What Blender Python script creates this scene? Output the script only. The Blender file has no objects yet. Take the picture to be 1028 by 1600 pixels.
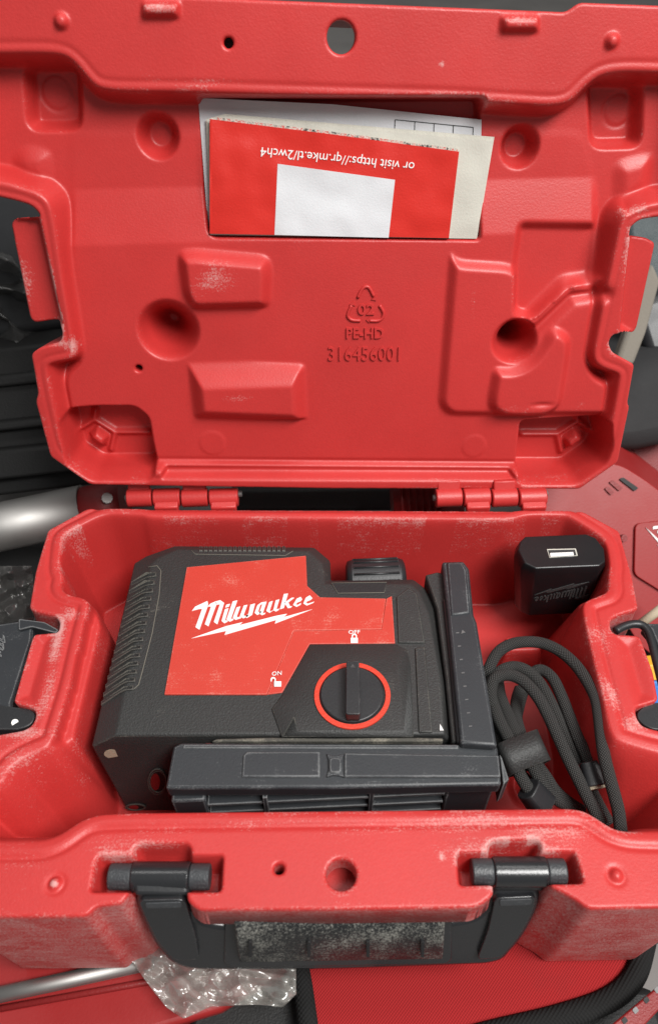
import bpy, bmesh, math, random
import numpy as np
from mathutils import Vector, Matrix
random.seed(7); rng = np.random.default_rng(7)
R = math.radians
scene = bpy.context.scene
COL = scene.collection

# ------------------------------------------------------------------ camera
F_PX, CX, CY = 1200.0, 514.0, 800.0          # focal length and centre in photograph pixels (1028 x 1600)
PITCH, YAW, ROLL = R(47), R(-2.5), R(0.33)
LID_TILT = R(73)                              # the open lid leans back
M3 = Matrix.Rotation(YAW, 3, 'Z') @ Matrix.Rotation(-PITCH, 3, 'X')
FWD = M3 @ Vector((0, 1, 0)); UP0 = M3 @ Vector((0, 0, 1)); RT0 = M3 @ Vector((1, 0, 0))
RT = RT0 * math.cos(ROLL) - UP0 * math.sin(ROLL)
UP = UP0 * math.cos(ROLL) + RT0 * math.sin(ROLL)
def ray(px, py):
    return FWD + RT * ((px - CX) / F_PX) - UP * ((py - CY) / F_PX)
CAM = -ray(522, 780) * 0.46
cam = bpy.data.objects.new('camera', bpy.data.cameras.new('camera')); COL.objects.link(cam)
mw = Matrix((RT, UP, -FWD)).transposed().to_4x4(); mw.translation = CAM
cam.matrix_world = mw
cam.data.sensor_fit = 'VERTICAL'; cam.data.sensor_height = 24; cam.data.sensor_width = 24
cam.data.lens = 24 * F_PX / 1600; cam.data.clip_start = 0.01; cam.data.clip_end = 100
cam.data.dof.use_dof = True; cam.data.dof.focus_distance = 0.40; cam.data.dof.aperture_fstop = 6.3
scene.camera = cam

# ------------------------------------------------------------------ light
world = bpy.data.worlds.new('World'); scene.world = world; world.use_nodes = True
world.node_tree.nodes['Background'].inputs[0].default_value = (1.0, 0.99, 0.98, 1)
world.node_tree.nodes['Background'].inputs[1].default_value = 0.19
def area(name, loc, target, sx, sy, power, col=(1, 0.985, 0.96)):
    l = bpy.data.lights.new(name, 'AREA'); l.shape = 'RECTANGLE'; l.size = sx; l.size_y = sy
    l.energy = power; l.color = col
    o = bpy.data.objects.new(name, l); COL.objects.link(o); o.location = loc
    o.rotation_euler = (Vector(target) - Vector(loc)).to_track_quat('-Z', 'Y').to_euler()
area('ceiling_light_panel', (0.60, -0.62, 1.32), (0, -.05, .05), 0.85, 0.45, 34)
area('ceiling_light_strip', (0.0, 0.30, 1.8), (0, 0, 0), 1.4, 0.30, 7)
vs = scene.view_settings
vs.view_transform = 'Standard'; vs.look = 'None'; vs.gamma = 1; vs.exposure = 0.06

# ------------------------------------------------------------------ helpers: pixels of the photograph to points in the place
def V(*a): return Vector(a)
def on_plane(px, py, p0, n):
    r = ray(px, py); return CAM + r * ((p0 - CAM).dot(n) / r.dot(n))
def B(px, py, z=0.0): return on_plane(px, py, V(0, 0, z), V(0, 0, 1))          # a level z
def Y(px, py, y): return on_plane(px, py, V(0, y, 0), V(0, 1, 0))              # an upright plane
def at(px, py, zc): return CAM + ray(px, py) * zc
LV = V(0, math.cos(LID_TILT), math.sin(LID_TILT)); LN = V(0, -math.sin(LID_TILT), math.cos(LID_TILT))
def L(px, py, d=0.0): return on_plane(px, py, -LN * d, LN)                     # the lid's plane, d deeper
def Luv(px, py, d=0.0):
    p = L(px, py, d); return (p.x, p.dot(LV))
def Buv(px, py, d=0.0):
    p = B(px, py, -d); return (p.x, p.y)

# ------------------------------------------------------------------ materials
def nt(name):
    m = bpy.data.materials.new(name); m.use_nodes = True
    t = m.node_tree; return m, t, t.nodes['Principled BSDF']
def node(t, kind, **kw):
    n = t.nodes.new(kind)
    for k, v in kw.items():
        if k in n.inputs.keys(): n.inputs[k].default_value = v
        else: setattr(n, k, v)
    return n
def math_(t, op, a, b=None, clamp=False):
    n = t.nodes.new('ShaderNodeMath'); n.operation = op; n.use_clamp = clamp
    for i, v in enumerate((a, b)):
        if v is None: continue
        if isinstance(v, (int, float)): n.inputs[i].default_value = v
        else: t.links.new(v, n.inputs[i])
    return n.outputs[0]
def mixc(t, fac, a, b):
    n = t.nodes.new('ShaderNodeMix'); n.data_type = 'RGBA'
    for s, v in ((n.inputs[0], fac), (n.inputs[6], a), (n.inputs[7], b)):
        if isinstance(v, (int, float)): s.default_value = v
        elif isinstance(v, tuple): s.default_value = (*v, 1) if len(v) == 3 else v
        else: t.links.new(v, s)
    return n.outputs[2]
def noise(t, scale, detail=3, rough=0.55):
    c = t.nodes.new('ShaderNodeTexCoord'); n = t.nodes.new('ShaderNodeTexNoise')
    n.inputs['Scale'].default_value = scale; n.inputs['Detail'].default_value = detail
    n.inputs['Roughness'].default_value = rough
    t.links.new(c.outputs['Object'], n.inputs['Vector']); return n.outputs[0]
def bump(t, p, h, dist, strength=1.0):
    b = t.nodes.new('ShaderNodeBump'); b.inputs['Distance'].default_value = dist; b.inputs['Strength'].default_value = strength
    t.links.new(h, b.inputs['Height']); t.links.new(b.outputs[0], p.inputs['Normal'])
def plastic(name, col, rough=0.5, grain=0.00022, gscale=950, dust=0.0, dustcol=(0.62, 0.52, 0.48), vary=0.12, spec=0.5, wear=0.0, blotch=0.5, haze=0.5, wave=0.0, scratch=0.32):
    """moulded plastic: slight colour drift, fine grain, dusty scuffs where the 'dust' attribute asks for them"""
    m, t, p = nt(name)
    v = math_(t, 'ADD', math_(t, 'MULTIPLY', noise(t, 18, 4), 0.6), math_(t, 'MULTIPLY', noise(t, 620, 3, 0.7), 0.4))
    dark = tuple(c * (1 - vary) for c in col); lite = tuple(min(1, c * (1 + vary)) for c in col)
    base = mixc(t, v, dark, lite)
    a = node(t, 'ShaderNodeAttribute', attribute_name='dust').outputs['Fac']
    n1 = noise(t, 1000, 5, 0.75); n2 = noise(t, 70, 3)
    s = math_(t, 'ADD', math_(t, 'MULTIPLY', n1, 1.1), math_(t, 'MULTIPLY', n2, blotch))
    s = math_(t, 'ADD', s, math_(t, 'ADD', a, dust))
    tc = t.nodes.new('ShaderNodeTexCoord'); mp = t.nodes.new('ShaderNodeMapping'); sc_ = t.nodes.new('ShaderNodeTexNoise')
    mp.inputs['Rotation'].default_value = (0.2, 0.4, 0.9); mp.inputs['Scale'].default_value = (60, 1300, 700); sc_.inputs['Scale'].default_value = 1; sc_.inputs['Detail'].default_value = 2
    t.links.new(tc.outputs['Object'], mp.inputs[0]); t.links.new(mp.outputs[0], sc_.inputs['Vector'])
    s = math_(t, 'ADD', s, math_(t, 'MULTIPLY', math_(t, 'SUBTRACT', sc_.outputs[0], 0.5), scratch))
    if wear:
        bn = node(t, 'ShaderNodeBevel'); bn.samples = 6; bn.inputs['Radius'].default_value = 0.0011
        ge = node(t, 'ShaderNodeNewGeometry'); dt = t.nodes.new('ShaderNodeVectorMath'); dt.operation = 'DOT_PRODUCT'
        t.links.new(bn.outputs[0], dt.inputs[0]); t.links.new(ge.outputs['Normal'], dt.inputs[1])
        ew = math_(t, 'MULTIPLY', math_(t, 'SUBTRACT', 1.0, dt.outputs['Value']), wear, True)
        s = math_(t, 'ADD', s, math_(t, 'MULTIPLY', ew, 0.6))
    f = math_(t, 'MULTIPLY', math_(t, 'SUBTRACT', s, 0.87 + blotch * 0.5), 3.2, True)
    f = math_(t, 'MULTIPLY', f, haze)
    t.links.new(mixc(t, f, base, dustcol), p.inputs['Base Color'])
    r = math_(t, 'ADD', math_(t, 'MULTIPLY', f, 0.4), math_(t, 'ADD', math_(t, 'MULTIPLY', n2, 0.14), rough - 0.07))
    t.links.new(r, p.inputs['Roughness'])
    p.inputs['Specular IOR Level'].default_value = spec
    hh = noise(t, gscale, 2)
    if wave: hh = math_(t, 'ADD', hh, math_(t, 'MULTIPLY', noise(t, 22, 2), wave))
    bump(t, p, hh, grain)
    return m
RED = plastic('red_moulded_plastic', (0.50, 0.032, 0.030), 0.43, grain=0.00009, vary=0.22, blotch=0.35, dustcol=(0.70, 0.54, 0.51))
RED_DUSTY = plastic('red_plastic_scuffed', (0.56, 0.035, 0.035), 0.5, dust=0.22)
RED_LABEL = plastic('red_label', (0.52, 0.040, 0.024), 0.55, grain=0.00008, gscale=2200, dust=0.19, blotch=0.9, dustcol=(0.70, 0.40, 0.32), wear=4)
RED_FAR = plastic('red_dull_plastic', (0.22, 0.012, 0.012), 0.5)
RUBBER = plastic('black_rubber', (0.025, 0.0255, 0.025), 0.56, grain=0.0003, gscale=1100, dustcol=(0.30, 0.28, 0.23), dust=0.12, blotch=0.9, wear=14, vary=0.35, haze=0.35)
BLACK = plastic('black_plastic', (0.018, 0.019, 0.021), 0.40, grain=0.00006, dustcol=(0.36, 0.36, 0.35), blotch=0.8, wear=7, vary=0.25)
PIN = plastic('scuffed_pin', (0.04, 0.043, 0.047), 0.42, dust=0.24, dustcol=(0.34, 0.35, 0.35), blotch=0.4)
SEAM = plastic('seam_dust', (0.15, 0.14, 0.115), 0.8)
RED_TOOL = plastic('red_tool_plastic', (0.30, 0.014, 0.014), 0.46, grain=0.00006)
FAINT = plastic('faint_mark', (0.12, 0.12, 0.12), 0.6)
SLEEVE = plastic('polished_black_plastic', (0.016, 0.017, 0.019), 0.27, grain=0.00005, dustcol=(0.34, 0.34, 0.34), blotch=0.7, wear=5, spec=0.7, dust=0.05)
GLOSS = plastic('charger_plastic', (0.009, 0.009, 0.010), 0.36, grain=0.00004, dustcol=(0.3, 0.3, 0.3), blotch=0.8, wear=4)
SLATE = plastic('slate_plastic', (0.023, 0.026, 0.030), 0.46, grain=0.00008, dustcol=(0.36, 0.37, 0.37), dust=0.13, blotch=0.8, wear=30, vary=0.3)
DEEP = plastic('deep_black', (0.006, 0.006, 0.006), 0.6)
GRIP = plastic('dusty_grip', (0.014, 0.015, 0.016), 0.42, grain=0.0003, gscale=900, scratch=0, haze=0.6, dust=0.33, dustcol=(0.55, 0.54, 0.48), blotch=0.5)
GRIP_IN = plastic('grip_groove', (0.012, 0.012, 0.013), 0.6)
WHITE_INK = plastic('white_ink', (0.85, 0.84, 0.82), 0.5, vary=0.03)
RED_INK = plastic('red_ring', (0.66, 0.045, 0.02), 0.45)
BEIGE_DUST = plastic('settled_dust', (0.07, 0.066, 0.056), 0.9, dust=0.30, dustcol=(0.34, 0.31, 0.25), blotch=1.2)
BEIGE = plastic('dusty_beige', (0.42, 0.36, 0.26), 0.8)
PAPER = plastic('white_paper', (0.64, 0.65, 0.67), 0.8, vary=0.05, grain=0.00010, spec=0.2, wave=60)
CREAM = plastic('cream_paper', (0.56, 0.545, 0.48), 0.85, vary=0.10, grain=0.00012, spec=0.2, wave=50)
COVER = plastic('red_gloss_cover', (0.60, 0.026, 0.018), 0.36, vary=0.10, grain=0.00010, wave=70)
INK = plastic('black_ink', (0.03, 0.03, 0.03), 0.7)
GREY = plastic('grey_plastic', (0.22, 0.22, 0.22), 0.6)
TEAL = plastic('dark_teal', (0.006, 0.022, 0.026), 0.5)
CANVAS = plastic('beige_canvas', (0.20, 0.18, 0.15), 0.9, gscale=500)
DARK_CLOTH = plastic('dark_grey_cloth', (0.020, 0.020, 0.021), 0.8)
YELLOW = plastic('yellow_plastic', (0.75, 0.42, 0.03), 0.5)
BLUE = plastic('blue_plastic', (0.03, 0.18, 0.55), 0.5)
GREY_INK = plastic('grey_emboss', (0.055, 0.054, 0.054), 0.5)
def metal(name, col, rough):
    m, t, p = nt(name); p.inputs['Base Color'].default_value = (*col, 1); p.inputs['Metallic'].default_value = 1
    t.links.new(math_(t, 'ADD', math_(t, 'MULTIPLY', noise(t, 40), 0.2), rough - 0.1), p.inputs['Roughness']); return m
STEEL = metal('brushed_aluminium', (0.42, 0.41, 0.395), 0.55)
def braid():
    m, t, p = nt('black_braid')
    u = node(t, 'ShaderNodeUVMap'); sx = node(t, 'ShaderNodeSeparateXYZ'); t.links.new(u.outputs[0], sx.inputs[0])
    x, y = sx.outputs[0], sx.outputs[1]
    a = math_(t, 'SINE', math_(t, 'MULTIPLY', math_(t, 'ADD', x, y), 2 * math.pi))
    b = math_(t, 'SINE', math_(t, 'MULTIPLY', math_(t, 'SUBTRACT', x, y), 2 * math.pi))
    h = math_(t, 'ABSOLUTE', math_(t, 'MULTIPLY', a, b))
    t.links.new(mixc(t, h, (0.005, 0.005, 0.005), (0.075, 0.074, 0.070)), p.inputs['Base Color'])
    p.inputs['Roughness'].default_value = 0.7
    bump(t, p, h, 0.0005); return m
BRAID = braid()
def fabric(name, col, s):
    m, t, p = nt(name)
    c = t.nodes.new('ShaderNodeTexCoord'); sp = t.nodes.new('ShaderNodeSeparateXYZ'); t.links.new(c.outputs['Object'], sp.inputs[0])
    a = math_(t, 'SINE', math_(t, 'MULTIPLY', sp.outputs[0], s)); b = math_(t, 'SINE', math_(t, 'MULTIPLY', sp.outputs[1], s))
    h = math_(t, 'MULTIPLY', math_(t, 'ADD', math_(t, 'MULTIPLY', a, b), 1), 0.5)
    n = noise(t, 16, 4)
    f = math_(t, 'MULTIPLY', math_(t, 'SUBTRACT', n, 0.52), 4, True)
    base = mixc(t, h, tuple(x * 0.75 for x in col), col)
    t.links.new(mixc(t, math_(t, 'MULTIPLY', f, 0.6), base, tuple(x * 0.35 + 0.02 for x in col)), p.inputs['Base Color'])
    p.inputs['Roughness'].default_value = 0.9; p.inputs['Specular IOR Level'].default_value = 0.15
    bump(t, p, h, 0.0004); return m
FABRIC = fabric('red_woven_fabric', (0.40, 0.024, 0.026), 4200)
PIPING = fabric('black_webbing', (0.018, 0.018, 0.018), 3000)
def film(name, fac, tint):
    m, t, p = nt(name); t.nodes.remove(p)
    tr = node(t, 'ShaderNodeBsdfTransparent'); tr.inputs[0].default_value = (0.93, 0.92, 0.9, 1)
    g = node(t, 'ShaderNodeBsdfGlossy'); g.inputs['Roughness'].default_value = 0.2; g.inputs[0].default_value = (0.9, 0.9, 0.9, 1)
    d = node(t, 'ShaderNodeBsdfDiffuse'); d.inputs[0].default_value = (*tint, 1)
    b = node(t, 'ShaderNodeBump'); b.inputs['Distance'].default_value = 0.0006
    t.links.new(noise(t, 28, 2), b.inputs['Height']); t.links.new(b.outputs[0], g.inputs['Normal'])
    lw = node(t, 'ShaderNodeLayerWeight'); lw.inputs[0].default_value = 0.35; t.links.new(b.outputs[0], lw.inputs['Normal'])
    m1 = node(t, 'ShaderNodeMixShader'); t.links.new(tr.outputs[0], m1.inputs[1]); t.links.new(g.outputs[0], m1.inputs[2])
    t.links.new(math_(t, 'ADD', math_(t, 'MULTIPLY', lw.outputs[0], 0.5), 0.12, True), m1.inputs[0])
    m2 = node(t, 'ShaderNodeMixShader'); m2.inputs[0].default_value = fac
    t.links.new(m1.outputs[0], m2.inputs[1]); t.links.new(d.outputs[0], m2.inputs[2])
    t.links.new(m2.outputs[0], t.nodes['Material Output'].inputs[0]); return m
FILM = film('clear_film', 0.17, (0.7, 0.68, 0.64))
FILM_GREY = film('grey_film', 0.25, (0.10, 0.10, 0.10))
def concrete():
    m, t, p = nt('grey_floor')
    t.links.new(mixc(t, noise(t, 9, 6), (0.10, 0.095, 0.09), (0.24, 0.23, 0.22)), p.inputs['Base Color'])
    p.inputs['Roughness'].default_value = 0.8; return m
FLOOR = concrete()

# ------------------------------------------------------------------ objects
WL = {}
def thing(name, label, cat, loc, group=None):
    o = bpy.data.objects.new(name, None); COL.objects.link(o); o.location = loc; o.empty_display_size = 0.02
    WL[o] = Vector(loc); o['label'] = label; o['category'] = cat
    if group: o['group'] = group
    return o
def tag(o, label, cat, group=None):
    o['label'] = label; o['category'] = cat
    if group: o['group'] = group
    return o
def add(name, verts, faces, mat, parent=None, smooth=False, bevel=0, seg=2, uv=None, loc=None, angle=35):
    verts = np.asarray([tuple(v) for v in verts], float) if not isinstance(verts, np.ndarray) else verts
    c = Vector(loc) if loc is not None else Vector(verts.mean(0))
    me = bpy.data.meshes.new(name); me.from_pydata((verts - np.array(c)).tolist(), [], [list(f) for f in faces]); me.update()
    if uv is not None:
        l = me.uv_layers.new(name='UVMap'); l.data.foreach_set('uv', np.asarray(uv, np.float32).ravel())
    me.materials.append(mat)
    bm = bmesh.new(); bm.from_mesh(me); bmesh.ops.recalc_face_normals(bm, faces=bm.faces)
    if uv is None: bmesh.ops.dissolve_degenerate(bm, dist=1e-7, edges=bm.edges)
    bm.to_mesh(me); bm.free()
    if smooth: me.polygons.foreach_set('use_smooth', [True] * len(me.polygons))
    o = bpy.data.objects.new(name, me); COL.objects.link(o)
    WL[o] = c
    if parent is not None: o.parent = parent; o.location = c - WL[parent]
    else: o.location = c
    if bevel:
        b = o.modifiers.new('bevel', 'BEVEL'); b.width = bevel; b.segments = seg; b.limit_method = 'ANGLE'; b.angle_limit = R(25)
        b.harden_normals = False
        me.polygons.foreach_set('use_smooth', [True] * len(me.polygons))
        me.set_sharp_from_angle(angle=R(50)) if hasattr(me, 'set_sharp_from_angle') else None
    return o
def loft(rings, cap0=True, cap1=True):
    n = len(rings[0]); v = [Vector(p) for r in rings for p in r]; f = []
    for k in range(len(rings) - 1):
        for i in range(n):
            j = (i + 1) % n; f.append((k * n + i, k * n + j, (k + 1) * n + j, (k + 1) * n + i))
    if cap0: f.append(tuple(range(n))[::-1])
    if cap1: f.append(tuple((len(rings) - 1) * n + i for i in range(n)))
    return v, f
def prism(name, top, off, mat, parent=None, bevel=0, **k):
    """a polygon of 3D points, pushed by the vector off"""
    off = Vector(off); top = [Vector(p) for p in top]
    v, f = loft([top, [p + off for p in top]]); return add(name, v, f, mat, parent, bevel=bevel, **k)
def rounded(pts, r, seg=4):
    """round the corners of a polygon of 3D points"""
    out = []; n = len(pts); pts = [Vector(p) for p in pts]
    for i in range(n):
        a, b, c = pts[i - 1], pts[i], pts[(i + 1) % n]
        rr = r[i] if isinstance(r, (list, tuple)) else r
        la, lc = (a - b).length, (c - b).length; q = min(rr, la * 0.45, lc * 0.45)
        p0 = b + (a - b) * (q / la); p1 = b + (c - b) * (q / lc)
        for k in range(seg + 1):
            s = k / seg; out.append(p0 * (1 - s) ** 2 + b * 2 * s * (1 - s) + p1 * s * s)
    return out
def catmull(pts, k=8):
    pts = [Vector(p) for p in pts]; P = [pts[0] * 2 - pts[1]] + pts + [pts[-1] * 2 - pts[-2]]; out = []
    for i in range(1, len(P) - 2):
        a, b, c, d = P[i - 1:i + 3]
        for j in range(k):
            s = j / k
            out.append(0.5 * ((2 * b) + (c - a) * s + (2 * a - 5 * b + 4 * c - d) * s * s + (3 * b - a - 3 * c + d) * s ** 3))
    out.append(pts[-1]); return out
def tube(name, pts, r, mat, parent=None, seg=12, braid_uv=False, **k):
    pts = [Vector(p) for p in pts]; rings = []; up = V(0.13, 0.2, 1).normalized()
    arc = [0.0]
    for i in range(1, len(pts)): arc.append(arc[-1] + (pts[i] - pts[i - 1]).length)
    for i, p in enumerate(pts):
        t = (pts[min(i + 1, len(pts) - 1)] - pts[max(i - 1, 0)]).normalized()
        s = t.cross(up).normalized(); u = s.cross(t); up = u
        rr = r[i] if isinstance(r, (list, tuple)) else r
        rings.append([p + (s * math.cos(a) + u * math.sin(a)) * rr for a in [2 * math.pi * q / seg for q in range(seg)]])
    v, f = loft(rings)
    uv = None
    if braid_uv:
        uv = []
        for kk in range(len(rings) - 1):
            for i in range(seg):
                for (a, b) in ((kk, i), (kk, i + 1), (kk + 1, i + 1), (kk + 1, i)): uv.append((arc[a] / 0.0025, b / seg * 7))
        uv += [(0, 0)] * (2 * seg)
    o = add(name, v, f, mat, parent, smooth=True, uv=uv, **k)
    return o
def cyl(name, a, b, r, mat, parent=None, seg=24, bevel=0, **k):
    a, b = Vector(a), Vector(b); t = (b - a).normalized()
    s = t.cross(V(0.3, 0.5, 0.81)).normalized(); u = t.cross(s)
    r0, r1 = r if isinstance(r, tuple) else (r, r)
    ring = lambda p, q: [p + (s * math.cos(x) + u * math.sin(x)) * q for x in [2 * math.pi * i / seg for i in range(seg)]]
    v, f = loft([ring(a, r0), ring(b, r1)]); o = add(name, v, f, mat, parent, bevel=bevel, **k)
    if not bevel:
        o.data.polygons.foreach_set('use_smooth', [len(q.vertices) == 4 for q in o.data.polygons])
    return o
def ellipse(fn, cx, cy, rx, ry, n=48):
    return [fn(cx + rx * math.cos(2 * math.pi * i / n), cy + ry * math.sin(2 * math.pi * i / n)) for i in range(n)]
def annulus(name, outer, inner, off, mat, parent):
    off = Vector(off); n = len(outer)
    rings = [outer, inner, [p + off for p in inner], [p + off for p in outer]]
    v = [p for r in rings for p in r]; f = []
    for k in range(4):
        for i in range(n):
            j = (i + 1) % n; kk = (k + 1) % 4; f.append((k * n + i, k * n + j, kk * n + j, kk * n + i))
    return add(name, v, f, mat, parent)
def polys(name, plist, off, mat, parent, **k):
    """several flat polygons of one print, as one thin mesh"""
    v, f = [], []; off = Vector(off)
    for pl in plist:
        b = len(v); n = len(pl); v += [Vector(p) for p in pl] + [Vector(p) + off for p in pl]
        f.append(tuple(range(b, b + n))); f.append(tuple(range(b + n, b + 2 * n))[::-1])
        for i in range(n): f.append((b + i, b + (i + 1) % n, b + n + (i + 1) % n, b + n + i))
    return add(name, v, f, mat, parent, **k)
def text(name, s, fn, pl, pr, cap, up, nrm, depth, mat, parent, fat=0.0):
    """lettering from pixel pl to pixel pr along its baseline on the surface fn; cap = capital height in metres"""
    cu = bpy.data.curves.new('t', 'FONT'); cu.body = s; cu.size = 1; cu.extrude = 0.5; cu.resolution_u = 3; cu.offset = fat
    o = bpy.data.objects.new('t', cu); COL.objects.link(o)
    dg = bpy.context.evaluated_depsgraph_get(); me = bpy.data.meshes.new_from_object(o.evaluated_get(dg))
    bpy.data.objects.remove(o)
    n = len(me.vertices); c = np.empty(n * 3); me.vertices.foreach_get('co', c); c = c.reshape(-1, 3)
    a, b = fn(*pl), fn(*pr); ex = b - a
    x0, x1 = c[:, 0].min(), c[:, 0].max(); hcap = 0.70
    out = [a + ex * ((p[0] - x0) / (x1 - x0)) + Vector(up) * (p[1] / hcap * cap) + Vector(nrm) * (p[2] * depth) for p in c]
    faces = [tuple(q.vertices) for q in me.polygons]
    return add(name, out, faces, mat, parent)

# ------------------------------------------------------------------ moulded shells: a relief over a plane
def sdf(P, poly, r=0.0):
    """signed distance (negative inside) of points P (...,2) to a polygon whose corners are rounded by r"""
    poly = np.asarray(poly, float)
    if r: poly = fillet(poly, r)
    if P.ndim == 3 and P.shape[1] > 1:                                       # only near the polygon
        lo, hi = poly.min(0) - .02, poly.max(0) + .02
        m = (P[..., 0] > lo[0]) & (P[..., 0] < hi[0]) & (P[..., 1] > lo[1]) & (P[..., 1] < hi[1])
        out = np.full(P.shape[:2], .02); out[m] = sdf(P[m][:, None, :], poly)[:, 0] if m.any() else 0
        return out
    x, y = P[..., 0], P[..., 1]; d = np.full(x.shape, 1e9); ins = np.zeros(x.shape, bool)
    n = len(poly)
    for i in range(n):
        a, b = poly[i], poly[(i + 1) % n]; e = b - a
        wx, wy = x - a[0], y - a[1]; t = np.clip((wx * e[0] + wy * e[1]) / (e @ e + 1e-18), 0, 1)
        d = np.minimum(d, (wx - e[0] * t) ** 2 + (wy - e[1] * t) ** 2)
        c = (a[1] > y) != (b[1] > y)
        if abs(e[1]) > 1e-12: ins ^= c & (x < e[0] * (y - a[1]) / e[1] + a[0])
    d = np.sqrt(d); return np.where(ins, -d, d)
def fillet(poly, r, seg=4):
    n = len(poly); out = []
    for i in range(n):
        a, b, c = poly[i - 1], poly[i], poly[(i + 1) % n]
        la, lc = np.linalg.norm(a - b), np.linalg.norm(c - b); qa, qc = min(1.8 * r, la * .48), min(1.8 * r, lc * .48)
        p0, p1 = b + (a - b) * (qa / la), b + (c - b) * (qc / lc)
        for k in range(seg + 1):
            u = k / seg; out.append(p0 * (1 - u) ** 2 + b * 2 * u * (1 - u) + p1 * u * u)
    return np.array(out)
def sm(t): t = np.clip(t, 0, 1); return t * t * (3 - 2 * t)
def wall(D, sd, target, w): t = np.clip(-sd / w, 0, 1); t = .45 * t + .55 * sm(t); return D * (1 - t) + target * t
def blur(D, k):
    for _ in range(k):
        E = np.pad(D, 1, mode='edge')
        D = (E[:-2, 1:-1] + 2 * E[1:-1, 1:-1] + E[2:, 1:-1]) / 4
        E = np.pad(D, 1, mode='edge'); D = (E[1:-1, :-2] + 2 * E[1:-1, 1:-1] + E[1:-1, 2:]) / 4
    return D
def vnoise(P, s, seed=0):
    g = np.random.default_rng(seed).random((64, 64)); x = P[..., 0] / s + 100.3; y = P[..., 1] / s + 100.7
    xi, yi = np.floor(x).astype(int), np.floor(y).astype(int); fx, fy = sm(x - xi), sm(y - yi)
    q = lambda a, b: g[(xi + a) % 64, (yi + b) % 64]
    return (q(0, 0) * (1 - fx) + q(1, 0) * fx) * (1 - fy) + (q(0, 1) * (1 - fx) + q(1, 1) * fx) * fy
def shell(name, outline, holes, relief, dustf, u0, u1, v0, v1, step, to3, mat, parent, skirts, dust_skirt, edge=0.0012):
    """relief(P, S) -> depth below the rim; the outer edge is cut clean along the outline and skirted"""
    us = np.arange(u0, u1, step); vs_ = np.arange(v0, v1, step); U, W = np.meshgrid(us, vs_)
    P = np.stack([U, W], -1)
    def S(Q):
        s = sdf(Q, outline, 0.0012)
        for h in holes: s = np.maximum(s, -(np.hypot((Q[..., 0] - h[0]), (Q[..., 1] - h[1]) * h[3]) - h[2]))
        return s
    s0 = S(P); c = (s0[:-1, :-1] + s0[1:, :-1] + s0[:-1, 1:] + s0[1:, 1:]) / 4
    keep = c < 0
    cnt = np.zeros(s0.shape, int)
    for a in (0, 1):
        for b in (0, 1): cnt[a:a + keep.shape[0], b:b + keep.shape[1]] += keep
    bd = (cnt > 0) & (cnt < 4)
    Q = P[bd]; e = 1e-5
    for _ in range(3):
        s = S(Q); gx = (S(Q + [e, 0]) - S(Q - [e, 0])) / (2 * e); gy = (S(Q + [0, e]) - S(Q - [0, e])) / (2 * e)
        g = np.hypot(gx, gy) + 1e-6; stp = np.clip(s, -1.2 * step, 1.2 * step)
        Q = Q - np.stack([gx / g * stp, gy / g * stp], -1)
    P[bd] = Q
    D = relief(P, s0)
    Dp = blur(D, 2); crest = blur(D, 14) - Dp                          # > 0 on ridges
    dust = dustf(P, s0, Dp, crest)
    s1 = S(P); t = np.clip(1 + s1 / edge, 0, 1); Dp = Dp + edge * (1 - np.sqrt(1 - (0.98 * t) ** 2))
    used = cnt > 0; idx = -np.ones(s0.shape, int); idx[used] = np.arange(used.sum())
    uvd = np.stack([P[..., 0][used], P[..., 1][used], Dp[used]], -1)
    f = np.stack([idx[:-1, :-1][keep], idx[:-1, 1:][keep], idx[1:, 1:][keep], idx[1:, :-1][keep]], -1)
    dcol = dust[used]
    # open border edges, in face order
    ed = np.concatenate([f[:, [0, 1]], f[:, [1, 2]], f[:, [2, 3]], f[:, [3, 0]]])
    key = np.sort(ed, 1); _, inv, n = np.unique(key, axis=0, return_inverse=True, return_counts=True)
    be = ed[n[inv.ravel()] == 1]
    bv = np.unique(be); Qb = uvd[bv][:, :2]
    gx = (S(Qb + [e, 0]) - S(Qb - [e, 0])) / (2 * e); gy = (S(Qb + [0, e]) - S(Qb - [0, e])) / (2 * e)
    g = np.hypot(gx, gy) + 1e-6; nb = np.stack([gx / g, gy / g], -1)
    prev = {v: v for v in bv}; V_ = [uvd]; F_ = [f]; base = len(uvd); DC = [dcol]
    pos = {v: i for i, v in enumerate(bv)}; last = bv.copy()
    for k in range(skirts[0]):
        new = skirts[1](k, uvd[bv], nb); V_.append(new); DC.append(np.full(len(bv), dust_skirt))
        cur = base + np.arange(len(bv)); base += len(bv)
        a = np.array([pos[x] for x in be[:, 0]]); b = np.array([pos[x] for x in be[:, 1]])
        F_.append(np.stack([last[b], last[a], cur[a], cur[b]], -1)); last = cur
    uvd = np.concatenate(V_); f = np.concatenate(F_); dcol = np.concatenate(DC)
    xyz = to3(uvd)
    me = bpy.data.meshes.new(name); me.vertices.add(len(xyz)); me.vertices.foreach_set('co', (xyz - np.array(WL[parent])).astype(np.float32).ravel())
    me.loops.add(f.size); me.loops.foreach_set('vertex_index', f.astype(np.int32).ravel())
    me.polygons.add(len(f)); me.polygons.foreach_set('loop_start', np.arange(0, f.size, 4, dtype=np.int32))
    me.polygons.foreach_set('loop_total', np.full(len(f), 4, np.int32)); me.update(calc_edges=True); me.validate()
    me.polygons.foreach_set('use_smooth', [True] * len(me.polygons))
    at_ = me.attributes.new('dust', 'FLOAT', 'POINT'); at_.data.foreach_set('value', dcol.astype(np.float32)[:len(me.vertices)])
    me.materials.append(mat)
    o = bpy.data.objects.new(name, me); COL.objects.link(o); o.parent = parent; WL[o] = Vector(WL[parent])
    return o

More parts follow.
